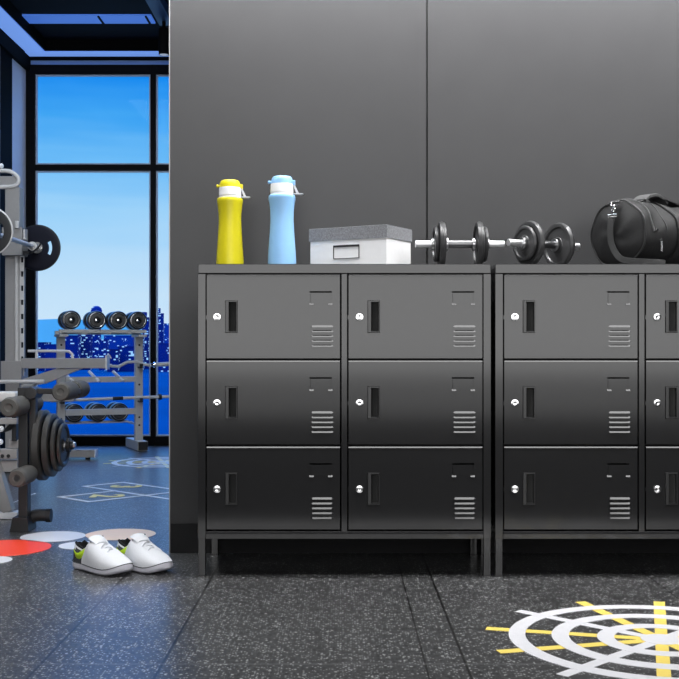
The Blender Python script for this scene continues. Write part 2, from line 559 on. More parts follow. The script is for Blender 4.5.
# lowered pale ledge round the ceiling tray
b = MB()
yin, xin = 7.94, X(45, 7.94)
b.box(XL, 4.0, yin, YB, ZC, ZT)
b.box(XL, xin, -2.7, yin, ZC, ZT)
struct(b.build('trim_1', M['blue_trim']))
t = thing('ceiling_glow_band', 'pale blue band with an added glow running round the dark ceiling tray', 'ceiling trim', (XL, YB, ZC))
MB().box(.005, 6.0, yin - YB + .004, -.035, -.006, 0, bev=.001).build('glow_strip', M['band_glow'], t)
MB().box(.035, xin - XL - .004, -3.5, yin - YB - .002, -.006, 0, bev=.001).build('glow_strip', M['band_glow'], t)
b = MB()
b.box(xin, 4.0, yin - .012, yin - .0005, ZC + .001, ZT)
b.box(xin + .0005, xin + .012, -2.7, yin - .012, ZC + .001, ZT)
struct(b.build('trim_2', M['black_paint']))
# dark crown and dark upright on the left wall
b = MB()
b.box(XL, XL + .03, -2.7, YB - .01, 2.69, ZC - .001)
b.box(XL, 0.6, YB - .03, YB, 2.768, ZC - .001)
struct(b.build('trim_3', M['black_paint']))
b = MB()
b.box(XL, XL + .012, 7.44, 7.70, 0, 2.69, bev=.002)
struct(b.build('trim_4', M['black_paint']))
b = MB().box(XL, XL + .012, -2.7, 7.43, 0, 2.69)
struct(b.build('trim_5', mat('grey_wall_paint', srgb(96, 96, 98), rough=.6, noise=.03, nscale=5)))
# pale band above the window, then the window itself
struct(MB().box(XL, 4.0, YB, YB + .1, Z(65.5, YB), ZT).build('wall_window_head', M['blue_trim']))

fx = [(XL - .0, X(36, YB)), (X(151, YB), X(156.3, YB)), (0.62, 0.66), (2.0, 2.04), (3.4, 4.0)]
zs = [(0, Z(436, YB)), (Z(171, YB), Z(165, YB)), (Z(75, YB), Z(65.5, YB))]
b = MB()
for a, c in fx: b.box(a, c, YB - .03, YB + .05, zs[0][0], zs[2][1], bev=.003)
for a, c in zs: b.box(XL, 4.0, YB - .028, YB + .048, a, c, bev=.003)
wf = struct(b.build('window_1', M['frame']))
for i in range(4):
    for j in range(2):
        x0, x1 = fx[i][1], fx[i + 1][0]
        z0, z1 = zs[j][1], zs[j + 1][0]
        MB().box(x0 - .002, x1 + .002, YB + .008, YB + .014, z0 - .002, z1 + .002).build('pane', M['glass'], wf, smooth=False)
        bb = MB(); t = .012
        bb.box(x0, x0 + t, YB - .01, YB + .006, z0, z1); bb.box(x1 - t, x1, YB - .01, YB + .006, z0, z1)
        bb.box(x0 + t, x1 - t, YB - .01, YB + .006, z0, z0 + t); bb.box(x0 + t, x1 - t, YB - .01, YB + .006, z1 - t, z1)
        bb.build('glazing_bead', M['bead'], wf, smooth=False)

# ------------------------------------------------------------------ outside
SEA = -12.0
struct(MB().box(-6000, 6000, YB + 60, 8000, SEA - 1, SEA).build('ground_sea', M['sea'], smooth=False))
struct(MB().box(XL - .3, 4.4, YB + .1, YB + .5, SEA, -.05).build('ground_outer_edge', M['concrete'], smooth=False))

b = MB()
hd = 2500.0
rows = []
prof = []
for k in range(41):
    px = -260 + k * 24
    py = 319 + (1.2 * sin(k * .9) if px > 40 else 0) + max(0, (px - 90) * 0.16)
    prof.append((X(px, hd), Z(min(py, 336), hd)))
for dy, s in ((0, 0.0), (60, 1.0), (500, .9), (900, 0.0)):
    rows.append([b.bm.verts.new((x, hd + dy, SEA + (z - SEA) * s)) for x, z in prof])
b.skin(rows, False, False)
struct(b.build('ground_far_shore', M['hill']))


def building(px0, px1, ytop, d, m, crown=None):
    x0, x1 = X(px0, d), X(px1, d)
    zt = Z(ytop, d)
    w = x1 - x0
    dep = min(max(w, 4), 14)
    root = thing('city_building', '', 'building', ((x0 + x1) / 2, d + dep / 2, SEA), 0, 'city buildings across the water')
    h = zt - SEA
    b = MB().box(-w / 2, w / 2, -dep / 2, dep / 2, 0, h)
    b.box(-w / 2 - .2, w / 2 + .2, -dep / 2 - .2, dep / 2 + .2, h, h + .5)
    if crown == 'dome':
        b.lathe([(w * .62, h - 1), (w * .72, h + 1.2), (w * .62, h + 3), (w * .35, h + 4.3), (.05, h + 4.8)], seg=20)
    if crown == 'mast':
        b.cyl((0, 0, h), (0, 0, h + 5), .5, .2, seg=8)
    if crown == 'step':
        b.box(-w / 2, -w * .1, -dep / 2, dep / 2, h, h + 4)
    b.build('tower_block', m, root, smooth=False)
    return root


DB = F * (CH - SEA) / (372.0 - VY)
spec_b = [
    # px0, px1, top, distance offset, material, crown, label
    (20, 45, 343, 20, 1, None, 'low blue waterfront block at the far left of the window, left of the dumbbell rack'),
    (45, 61.5, 345, 0, 0, None, 'low blue waterfront block just behind the left post of the dumbbell rack'),
    (62, 77.5, 336, 60, 0, None, 'blue city block under the leftmost dumbbell of the rack'),
    (78, 90, 332, 70, 1, 'mast', 'blue city tower under the second dumbbell of the rack'),
    (91.5, 99.5, 312.5, 130, 0, 'dome', 'tall slim blue city tower with a round dome, above the dumbbell rack'),
    (99, 107, 340, 50, 0, None, 'dark blue city block right of the domed tower'),
    (104, 132, 336, 90, 2, None, 'wide paler blue city block with a flat roof in the middle of the rack'),
    (107, 118, 350, 0, 1, None, 'low dark blue waterfront block in front of the wide pale block'),
    (118, 134, 347, 10, 0, None, 'low waterfront block left of the right post of the dumbbell rack'),
    (134, 143, 338, 60, 1, None, 'dark blue city block behind the right post of the dumbbell rack'),
    (142, 151, 318, 100, 0, 'step', 'tall blue city tower just left of the window mullion'),
    (151, 158, 330, 90, 1, None, 'blue city tower right behind the window mullion'),
    (157.5, 163, 314, 120, 0, 'step', 'tallest blue city tower right of the window mullion'),
    (164, 174, 324, 200, 2, None, 'paler blue city tower close to the dark partition edge'),
    (150, 175, 344, 0, 0, None, 'low blue waterfront block right of the window mullion'),
    (172, 200, 330, 60, 1, None, 'blue city block mostly hidden behind the dark partition'),
]
for px0, px1, yt, off, mi, cr, lb in spec_b:
    t = building(px0, px1, yt, DB + off, CITY[mi], cr)
    t['label'] = lb

# ------------------------------------------------------------------ ceiling fittings
d0, d1 = (ZT - CH) * F / (VY - 22), (ZT - CH) * F / (VY - 14)
r = thing('ceiling_panel', 'long dim blue panel with an added glow set across the dark ceiling above the window', 'ceiling trim', ((X(21, d0) + X(151, d1)) / 2, (d0 + d1) / 2, ZT))
w = X(151, d1) - X(21, d0)
MB().box(-w / 2, w / 2, -(d0 - d1) / 2, (d0 - d1) / 2, -.012, 0, bev=.002).build('panel', M['panel_glow'], r)
b = MB()
for q in (.11, .455): b.box(w * q, w * q + .012, -(d0 - d1) / 2, (d0 - d1) / 2, -.02, -.012)
b.build('rib', M['navy'], r)

tx = -1.14
r = thing('lighting_track', 'dark blue lighting track running along the ceiling at the partition edge', 'lighting track', (tx, 6.4, ZT))
MB().box(-.045, .045, -2.0, .95, -.07, 0, bev=.004).build('rail', mat('dark_blue_track', srgb(38, 60, 104), rough=.4, noise=.05), r)
r = thing('track_spotlight', 'black cylindrical spotlight hanging from the ceiling track beside the partition edge', 'spotlight', (tx, 7.25, ZT - .07))
MB().cyl((0, 0, -.045), (0, 0, 0), .012).build('stem', M['black_paint'], r)
MB().lathe([(.03, -.045), (.034, -.05), (.034, -.215), (.030, -.215), (.030, -.2)], seg=28, cap=True).build('lamp_housing', M['black_paint'], r)
MB().lathe([(.0295, -.214), (.02, -.2175), (.004, -.219)], seg=28).build('lens', emissive_material('spot_lens', srgb(200, 205, 215), .35), r)

# ================================================================== LOCKERS
PX = 0.00302
LY = 3.40


def lx(px): return (px - 344.4) * PX
def lz(py): return (577 - py) * PX


def make_locker(label):
    t = thing('locker_cabinet', label, 'locker', (lx(344.4) + X(344.4, LY), LY, 0), 0, 'six-door steel lockers')
    W2, D = 0.4427, 0.375
    zt, zb = lz(264), lz(539)
    m, md = M['locker'], M['locker_dark']
    MB().box(-W2, W2, 0, D, lz(273.8), zt, bev=.0025).build('top_panel', m, t)
    for s in (-1, 1):
        a, c = (-W2, lx(205.6)) if s < 0 else (lx(483.4), W2)
        b = MB().box(a, c, 0, .03, zb, lz(274.0), bev=.0012)
        if s < 0: b.box(a + .0005, a + .008, .03, D, zb, lz(274.0))
        else: b.box(c - .008, c - .0005, .03, D, zb, lz(274.0))
        b.build('side_panel', m, t)
    MB().box(lx(341.4), lx(347.2), 0, .35, lz(531.8), lz(274.0), bev=.0012).build('center_divider', m, t)
    zr = lz(533.4)
    b = MB().box(lx(205.8), lx(483.2), 0, .03, zb, zr, bev=.0006)
    b.prism([(-.0044, zr), (-.0022, zr + .0032), (-.0002, zr + .0058), (.03, zr + .0058), (.03, zr - .002), (-.0040, zr - .002)], 'x', lx(205.8), lx(483.2))
    b.box(lx(205.8), lx(483.2), .03, D, zb, zb + .012)
    b.build('bottom_rail', m, t)
    MB().box(-W2 + .01, W2 - .01, D - .008, D, zb + .012, lz(274)).build('back_panel', md, t)
    for py in (359.7, 445.7):
        for a, c in ((205.8, 341.3), (347.3, 483.2)):
            MB().box(lx(a), lx(c), .045, .36, lz(py) - .006, lz(py) + .006).build('inner_shelf', md, t)
    for sx in (-1, 1):
        for (y0, y1) in ((.002, .026), (D - .026, D - .002)):
            a = -W2 + .001 if sx < 0 else W2 - .022
            b = MB().box(a, a + .021, y0, y1, 0.004, zb, bev=.0012)
            b.box(a - .0005, a + .0215, y0 - .001, y1 + .001, 0, .004)
            b.build('leg', m, t)
    rows = ((274.6, 359.0), (360.6, 445.0), (446.6, 530.0))
    for xa, xb, off in ((206.3, 340.4, 0), (348.1, 482.8, 142.3)):
        for (ya, yb) in rows:
            x0, x1, z1, z0 = lx(xa), lx(xb), lz(ya), lz(yb)
            dz = (ya - 274.6)
            hx0, hx1 = lx(229.2 + off), lx(236.0 + off)
            hz1, hz0 = lz(302.6 + dz), lz(331.2 + dz)
            sx0, sx1 = lx(309.6 + off), lx(331.8 + off)
            sz1, sz0 = lz(291.4 + dz), lz(292.9 + dz)
            FY, BY = .0, .0195
            b = MB()
            b.plate(x0 + .0015, x1 - .0015, z0 + .0015, z1 - .0032, FY, BY, [(hx0, hx1, hz0, hz1), (sx0, sx1, sz0, sz1), (lx(310.3 + off), lx(310.3 + off) + .0008, lz(302.6 + dz), lz(294 + dz)), (lx(331.1 + off) - .0008, lx(331.1 + off), lz(302.6 + dz), lz(294 + dz))])
            zt_ = z1 - .0032
            b.prism([(FY - .0030, zt_ - .0012), (FY - .0015, zt_ + .0007), (FY, zt_ + .0026), (FY + .012, zt_ + .0026), (FY + .012, zt_ - .0016), (FY - .0028, zt_ - .0016)], 'x', x0 + .0015, x1 - .0015)
            b.prism([(FY, z0 + .0015), (FY + .0015, z0 + .0005), (FY + .006, z0 + .0005), (FY + .006, z0 + .0015)], 'x', x0 + .0015, x1 - .0015)
            # hinge stub
            b.box(x0 - .0012, x0 + .004, FY - .001, FY + .004, lz(319.5 + dz), lz(315.5 + dz))
            dr = b.build('door', m, t)
            # pull: raised rim round a sunken cup
            b = MB()
            ox0, ox1, oz1, oz0 = lx(225.2 + off), lx(237.6 + off), lz(300.6 + dz), lz(333.0 + dz)
            b.frame_ring((ox0, ox1, oz0, oz1), (hx0, hx1, hz0, hz1), FY - .0003, FY - .0035, .0016, .016)
            b.build('handle', [M['handle'], M['cup']], dr)
            # cylinder lock with key slot
            cx, cz = lx(217.2 + off), lz(317.2 + dz)
            b = MB()
            b.lathe([(.0116, 0), (.0116, .004), (.0108, .0056), (.0062, .0060), (.0056, .0050), (.0030, .0046), (.0004, .0045)], (cx, FY, cz), (0, -1, 0), seg=28)
            b.mi = 1
            b.box(cx - .0009, cx + .0009, FY - .0054, FY - .0040, cz - .0030, cz + .0022)
            b.build('lock', [M['chrome'], M['bag_black']], dr, label='chrome key lock')
            # card holder
            b = MB()
            kx0, kx1 = lx(310.6 + off), lx(331.0 + off)
            b.box(kx0, kx0 + .0015, FY - .0012, FY, lz(304 + dz), lz(293.2 + dz))
            b.box(kx1 - .0015, kx1, FY - .0012, FY, lz(304 + dz), lz(293.2 + dz))
            b.box(kx0, kx1, FY - .0008, FY, lz(303.6 + dz), lz(303.2 + dz))
            for q in (lx(311.6 + off), lx(330.3 + off)):
                zc = lz(304.7 + dz)
                b.prism([(FY, zc + .0042), (FY - .0043, zc - .0012), (FY - .0043, zc - .0020), (FY, zc - .0020)], 'x', q - .0065, q + .0065)
            b.build('card_holder', m, dr)
            # five pressed vent louvers
            b = MB()
            la, lb = lx(311.0 + off), lx(333.2 + off)
            for k in range(5):
                zc = lz(327.0 + 4.85 * k + dz)
                pr = [(FY, zc + .0046), (FY - .0024, zc + .0015), (FY - .0047, zc - .0014), (FY - .0047, zc - .0019), (FY, zc - .0019)]
                v = []
                for xx, s in ((la, .15), (la + .005, 1), (lb - .005, 1), (lb, .15)):
                    v.append([b.bm.verts.new((xx, FY + (y - FY) * s, zc + (z - zc) * (.35 + .65 * s))) for y, z in pr])
                b.skin(v, True, True)
            b.build('vent_louvers', m, dr)
    return t


lock1 = make_locker('charcoal steel six-door locker holding the bottles and the white box, beside the gym opening')
lock2 = copy_tree(lock1)
lock2.location = (X(495.3, LY) + .4427, LY, 0)
lock2['label'] = 'charcoal steel locker on the right, carrying the duffel bag, cut by the frame edge'
LT = lz(264)          # height of the locker tops


# ================================================================== BOTTLES
def bottle(label, px, d, ht, rad, body_m, ring_m):
    t = thing('water_bottle', label, 'water bottle', (X(px, d), d, LT), 0, 'sports bottles on the locker')
    k, h = rad / .0425, ht / .274
    prof = [(.030, 0), (.041, .001), (.0432, .004), (.0430, .02), (.0418, .045), (.0392, .08), (.0365, .118), (.0352, .145), (.0360, .170),
            (.0388, .195), (.0408, .205), (.0412, .211), (.0400, .2155), (.036, .218), (.030, .2185)]
    MB().lathe([(r_ * k, z * h) for r_, z in prof], seg=48).build('bottle_body', body_m, t)
    MB().lathe([(.033 * k, .216 * h), (.0352 * k, .217 * h), (.0352 * k, .2225 * h), (.034 * k, .2235 * h), (.0355 * k, .2255 * h), (.0345 * k, .249 * h), (.0335 * k, .2505 * h), (.025 * k, .2505 * h)], seg=40).build('cap_ring', ring_m, t)
    b = MB().lathe([(.0300 * k, .249 * h), (.0325 * k, .2495 * h), (.0328 * k, .252 * h), (.0322 * k, .262 * h), (.0300 * k, .2690 * h), (.0262 * k, .2730 * h), (.020 * k, .2742 * h), (.0005, .2745 * h)], seg=40)
    b.cyl((-.031 * k, 0, .2565 * h), (-.0385 * k, 0, .2560 * h), .0042 * k, .0036 * k, seg=14)
    b.lathe([(.0001, .0375 * k), (.0048 * k, .038 * k), (.0052 * k, .0395 * k), (.0040 * k, .0425 * k), (.0001, .0432 * k)], (0, 0, .2562 * h), (-1, 0, 0), seg=14)
    b.box(.028 * k, .0405 * k, -.008 * k, .008 * k, .246 * h, .2615 * h, bev=.002)
    b.build('lid', body_m, t)
    b = MB()
    b.prism([(.034 * k, .2475 * h), (.0395 * k, .2475 * h), (.050 * k, .2255 * h), (.0535 * k, .222 * h), (.044 * k, .222 * h)], 'y', -.0075 * k, .0075 * k)
    b.prism([(.034 * k, .2225 * h), (.062 * k, .2225 * h), (.0655 * k, .2205 * h), (.058 * k, .2185 * h), (.034 * k, .2195 * h)], 'y', -.009 * k, .009 * k)
    b.build('carry_latch', M['grey_plastic'], t)
    return t


bottle('yellow sports bottle with a white collar and yellow flip lid', 230.0, 3.56, .276, .0425, M['yellow'], M['white_plastic'])
bottle('light blue sports bottle with a white collar, the taller one', 282.0, 3.55, .287, .0440, M['sky_blue'], M['white_plastic'])

# ================================================================== STORAGE BOX
pc = Vector((X(388, 3.45), 3.45, 0)); pl = Vector((X(310, 3.59), 3.59, 0)); pr_ = Vector((X(411, 3.605), 3.605, 0))
ang = math.atan2((pc - pl).y, (pc - pl).x)
bw, bd = (pc - pl).length, (pr_ - pc).length
mid = (pl + pr_) / 2
t = thing('storage_box', 'white cardboard storage box with a grey felt lid and metal label frame', 'storage box', (mid.x, mid.y, LT), ang)
bh = Z(224.3, 3.45) - LT
MB().box(-bw / 2 + .003, bw / 2 - .003, -bd / 2 + .003, bd / 2 - .003, 0, bh - .004, bev=.0015).build('box_body', M['carton'], t)
b = MB().box(-bw / 2, bw / 2, -bd / 2, bd / 2, bh - .003, bh, bev=.0014)
for (a, c, e, f) in ((-bw / 2, bw / 2, -bd / 2, -bd / 2 + .0025), (-bw / 2, bw / 2, bd / 2 - .0025, bd / 2), (-bw / 2, -bw / 2 + .0025, -bd / 2 + .0025, bd / 2 - .0025), (bw / 2 - .0025, bw / 2, -bd / 2 + .0025, bd / 2 - .0025)):
    b.box(a, c, e, f, bh - .040, bh - .003)
b.build('box_lid', M['felt'], t)
cx, cz = -.004, Z(251.6, 3.52) - LT
hw, hh, th = .0465, .0215, .004
b = MB()
yf = -bd / 2 + .003
b.box(cx - hw, cx + hw, yf - .004, yf, cz + hh - th * 1.6, cz + hh, bev=.0006)
b.box(cx - hw, cx + hw, yf - .003, yf, cz - hh, cz - hh + .002, bev=.0004)
b.box(cx - hw, cx - hw + .002, yf - .003, yf, cz - hh + .002, cz + hh - th * 1.6)
b.box(cx + hw - .002, cx + hw, yf - .003, yf, cz - hh + .002, cz + hh - th * 1.6)
lf = b.build('label_frame', M['gunmetal'], t)
MB().box(cx - hw + .002, cx + hw - .002, yf - .0012, yf - .0002, cz - hh + .002, cz + hh - th * 1.6).build('label_card', M['carton'], lf)


# ================================================================== DUMBBELLS ON THE LOCKERS
def dumbbell(label, cx, d, rz, group):
    t = thing('dumbbell', label, 'dumbbell', (cx, d, LT), rz, group)
    zc = .0715
    b = MB().lathe([(.0115, -.046), (.0125, -.035), (.0128, 0), (.0125, .035), (.0115, .046)], (0, 0, zc), (1, 0, 0), seg=24)
    b.build('grip', M['dark_steel'], t)
    for s in (-1, 1):
        ax = (s, 0, 0)
        MB().lathe([(.0085, .090), (.0112, .091), (.0112, .1385), (.0100, .140), (.0001, .140)], (0, 0, zc), ax, seg=24).build('bar_end', M['bright_steel'], t)
        MB().lathe([(.012, .038), (.0195, .038), (.0205, .040), (.0205, .0445), (.0150, .0455), (.0150, .0485)], (0, 0, zc), ax, seg=28).build('collar', M['steel'], t)

        def disc(r, x0, th):
            e = th * .5
            return [(.0128, x0 + .004), (.024, x0 + .003), (.026, x0 + .005), (r * .76, x0 + .006), (r * .80, x0 + .001), (r * .86, x0), (r * .95, x0 + .0015),
                    (r, x0 + e), (r * .95, x0 + th - .0015), (r * .86, x0 + th), (r * .80, x0 + th - .001), (r * .76, x0 + th - .006),
                    (.026, x0 + th - .005), (.024, x0 + th - .003), (.0128, x0 + th - .004)]
        MB().lathe(disc(.0715, .0485, .0205), (0, 0, zc), ax, seg=56).build('large_plate', M['iron'], t)
        MB().lathe(disc(.0560, .0690, .0145), (0, 0, zc), ax, seg=52).build('small_plate', M['iron'], t)
        b = MB().lathe([(.0118, .0800), (.019, .0805), (.020, .0820), (.020, .0875), (.018, .0905), (.0118, .0910)], (0, 0, zc), ax, seg=12)
        b.build('lock_nut', M['steel'], t)
    return t


dumbbell('chrome and black dumbbell lying square to the wall between box and second dumbbell', X(460, 3.53), 3.53, R(1.5), 'adjustable dumbbells on the lockers')
dumbbell('chrome and black dumbbell turned at an angle, next to the duffel bag', X(544, 3.54), 3.54, R(29), 'adjustable dumbbells on the lockers')

# ================================================================== DUFFEL BAG
BA = R(39)
t = thing('duffel_bag', 'black canvas duffel bag with a chrome clip, lying on the right locker', 'bag', (0, 0, LT), BA)
CA = Vector((X(617, 3.478), 3.478, LT))
t.location = CA
RAD, BL = .1025, .36


def bag_pt(s, a, grow=0.0):
    """s along the bag (0 = near end), a = angle round it, 0 = up, growing towards the camera side"""
    r_ = RAD + grow + .004 * sin(a * 3 + s * 19) * (0 if s < .02 else 1) + .002 * sin(a * 7 + s * 41)
    bul = 1 + .03 * sin(pi * min(max(s / BL, 0), 1))
    y, z = -sin(a) * r_ * 1.0 * bul, cos(a) * r_ * bul
    z = z + RAD * .965
    if z < .006: z = .004 + (z + .02) * .05
    if z < .0015: z = .0015
    return Vector((s, y, z))


NS = 56
b = MB()
rows = []
for s in [0, .004, .012, .03, .05, .07, .09, .12, .15, .18, .21, .24, .27, .30, .33, .345, .356, .36]:
    rows.append([b.bm.verts.new(bag_pt(s, 2 * pi * i / NS, -.005 if s in (0, .36) else (-.0015 if s in (.004, .356) else 0))) for i in range(NS)])
b.skin(rows, False, True)
b.build('bag_body', M['canvas'], t, angle=60)


def bag_end(s0, sg):
    b = MB()
    rws = []
    for k, q in enumerate((1.0, .93, .8, .6, .4, .2, .06)):
        rws.append([])
        for i in range(NS):
            p = bag_pt(s0, 2 * pi * i / NS, -.004)
            c = Vector((s0, 0, RAD * .92))
            v = c + (p - c) * q
            a = 2 * pi * i / NS
            v.x += sg * (.020 * (1 - q ** 2.2) + .004 * sin(a * 4 + q * 7) * (1 - q) * q * 3)
            rws[-1].append(b.bm.verts.new(v))
    b.skin(rws, False, True)
    b.bm.faces.new(rws[-1])
    return b.build('end_panel', M['canvas'], t, angle=60)


bag_end(0.002, -1)
bag_end(.358, 1)


def bag_ring(s, r_, name, m, grow=.001, a0=0.0, a1=2 * pi, slope=0.0, parent=None):
    n = 48
    full = abs(a1 - a0 - 2 * pi) < 1e-6
    pts = [bag_pt(s + slope * i / n, a0 + (a1 - a0) * i / n, grow) for i in range(n if full else n + 1)]
    for p in pts: p.z = max(p.z, r_ + .0005)
    return MB().tube(pts, r_, 8, closed=full).build(name, m, parent or t)


bag_ring(.004, .0032, 'piping', M['piping'], .0)
bag_ring(.356, .0032, 'piping', M['piping'], .0)
# zip running over the shoulder of the bag
n = 30
zp = [bag_pt(.048 + .006 * i / n, -1.0 + 2.55 * i / n, .0015) for i in range(n + 1)]
ca = Vector((0, 0, RAD))
def strap_rows(b, pts, hw, ht):
    rows = []
    for i, p in enumerate(pts):
        tan = (pts[min(i + 1, len(pts) - 1)] - pts[max(i - 1, 0)]).normalized()
        nor = Vector((0, p.y, p.z - RAD)); nor = (nor - tan * nor.dot(tan)).normalized()
        w = tan.cross(nor)
        rows.append([b.bm.verts.new(p + w * hw * a + nor * ht * c) for a, c in ((-1, 0), (-.9, 1), (.9, 1), (1, 0), (.9, -1), (-.9, -1))])
    b.skin(rows, True, True)
b = MB(); strap_rows(b, zp, .010, .0012)
zz = b.build('zip_tape', M['canvas'], t)
b = MB(); strap_rows(b, [p + Vector((-.009, 0, 0)) for p in zp], .0014, .0032)
b.build('zip_seam', M['zip_seam'], zz)
b = MB(); strap_rows(b, zp, .0022, .0024)
b.build('zip_teeth', M['bag_black'], zz)
b = MB()
p = bag_pt(.054, 1.50, .006); b.lathe([(.001, -.004), (.0042, -.003), (.0042, .003), (.001, .004)], p, (0, -1, 0), seg=12)
q = bag_pt(.066, 1.78, .009)
b.lathe([(.001, -.004), (.0042, -.003), (.0042, .003), (.001, .004)], q, (0, -1, 0), seg=12)
b.tube([q + Vector((-.003, -.002, -.003)), q + Vector((-.004, -.004, -.02)), q + Vector((-.004, -.003, -.034))], .0013, 8)
b.tube([q + Vector((.003, -.002, -.003)), q + Vector((.003, -.004, -.02)), q + Vector((.003, -.003, -.034))], .0013, 8)
b.build('zip_pull', M['chrome'], zz)
# faint stitched seam and the webbing band that becomes the handle
bag_ring(.105, .0013, 'stitched_seam', M['piping'], .001, -.6, 1.5)
b = MB(); strap_rows(b, [bag_pt(.182, -1.2 + 3.5 * i / 30, .0022) for i in range(31)], .016, .0018)
wb = b.build('webbing_band', M['webbing'], t)
b = MB(); strap_rows(b, [bag_pt(.163, -1.2 + 3.5 * i / 30, .003) for i in range(31)], .0028, .0028)
b.build('webbing_edge', M['bag_black'], wb)
b = MB(); strap_rows(b, [bag_pt(.30, -1.2 + 3.5 * i / 30, .0022) for i in range(31)], .016, .0018)
b.build('webbing_band', M['webbing'], t)
# padded carry handle over the top
hp = []
for i in range(25):
    q = i / 24
    s = .10 + .22 * q
    z = RAD * 1.965 + .002 + .024 * sin(pi * min(q * 1.9, 1.0)) ** .8 * (1 if q < .53 else 0) + (.006 * (1 - q) if q >= .53 else 0)
    if q >= .45: z = RAD * 1.965 + .004 + .022 * max(0, 1 - (q - .30) / .5)
    hp.append(Vector((s, -.004 - .02 * q, z)))
b = MB()
b.tube([hp[i] for i in range(25)], .01, flat=(.021, .0035, (0, 0, 1)))
hd_ = b.build('carry_handle', M['webbing'], t)
b = MB()
pts = [Vector((.105 + .115 * q, -.006, RAD * 1.965 + .006 + .021 * sin(pi * q) ** .7)) for q in [i / 14 for i in range(15)]]
b.tube(pts, .01, flat=(.026, .006, (0, 0, 1)))
b.build('handle_wrap', M['handle_wrap'], hd_)
# shoulder strap: chrome snap hook at the top of the near end, strap hanging over the end panel
tp = bag_pt(.0, .0, .002)
b = MB()
c0 = Vector((-.012, -.004, RAD * 1.87))
b.tube([c0 + Vector((0, -.016, .005)), c0 + Vector((0, .016, .005)), c0 + Vector((-.004, .013, -.008)), c0 + Vector((-.004, -.013, -.008))], .0024, 8, closed=True)
b.tube([c0 + Vector((-.006, .0, -.007)), c0 + Vector((-.010, -.003, -.018)), c0 + Vector((-.012, .003, -.026)), c0 + Vector((-.014, 0, -.036))], [.004, .0034, .0045, .0038], 10)
b.torus(c0 + Vector((-.011, 0, -.022)), (1, 0, 0), .0065, .0018, 18, 8)
b.tube([c0 + Vector((-.015, -.016, -.036)), c0 + Vector((-.015, .016, -.036)), c0 + Vector((-.016, .015, -.044)), c0 + Vector((-.016, -.015, -.044))], .0024, 8, closed=True)
b.build('snap_hook', M['chrome'], t, label='chrome snap hook')
b = MB()
sp = [Vector((-.028, -.0, RAD * 1.45)), Vector((-.031, .002, RAD * 1.1)), Vector((-.031, .0, RAD * .75)), Vector((-.029, -.012, RAD * .42)), Vector((-.025, -.035, RAD * .17)),
      Vector((-.012, -.062, .010)), Vector((.012, -.086, .008)), Vector((.05, -.098, .008)), Vector((.10, -.104, .008))]
def smooth_path(p, n=8):
    out = []
    for i in range(len(p) - 1):
        a, b_, c, d = p[max(i - 1, 0)], p[i], p[i + 1], p[min(i + 2, len(p) - 1)]
        for k in range(n):
            u = k / n
            out.append(0.5 * ((2 * b_) + (c - a) * u + (2 * a - 5 * b_ + 4 * c - d) * u * u + (3 * b_ - a - 3 * c + d) * u ** 3))
    out.append(p[-1])
    return out
b.tube(smooth_path(sp), .01, flat=(.0095, .0018, (-1, -.35, .1)))
b.build('shoulder_strap', M['webbing'], t)


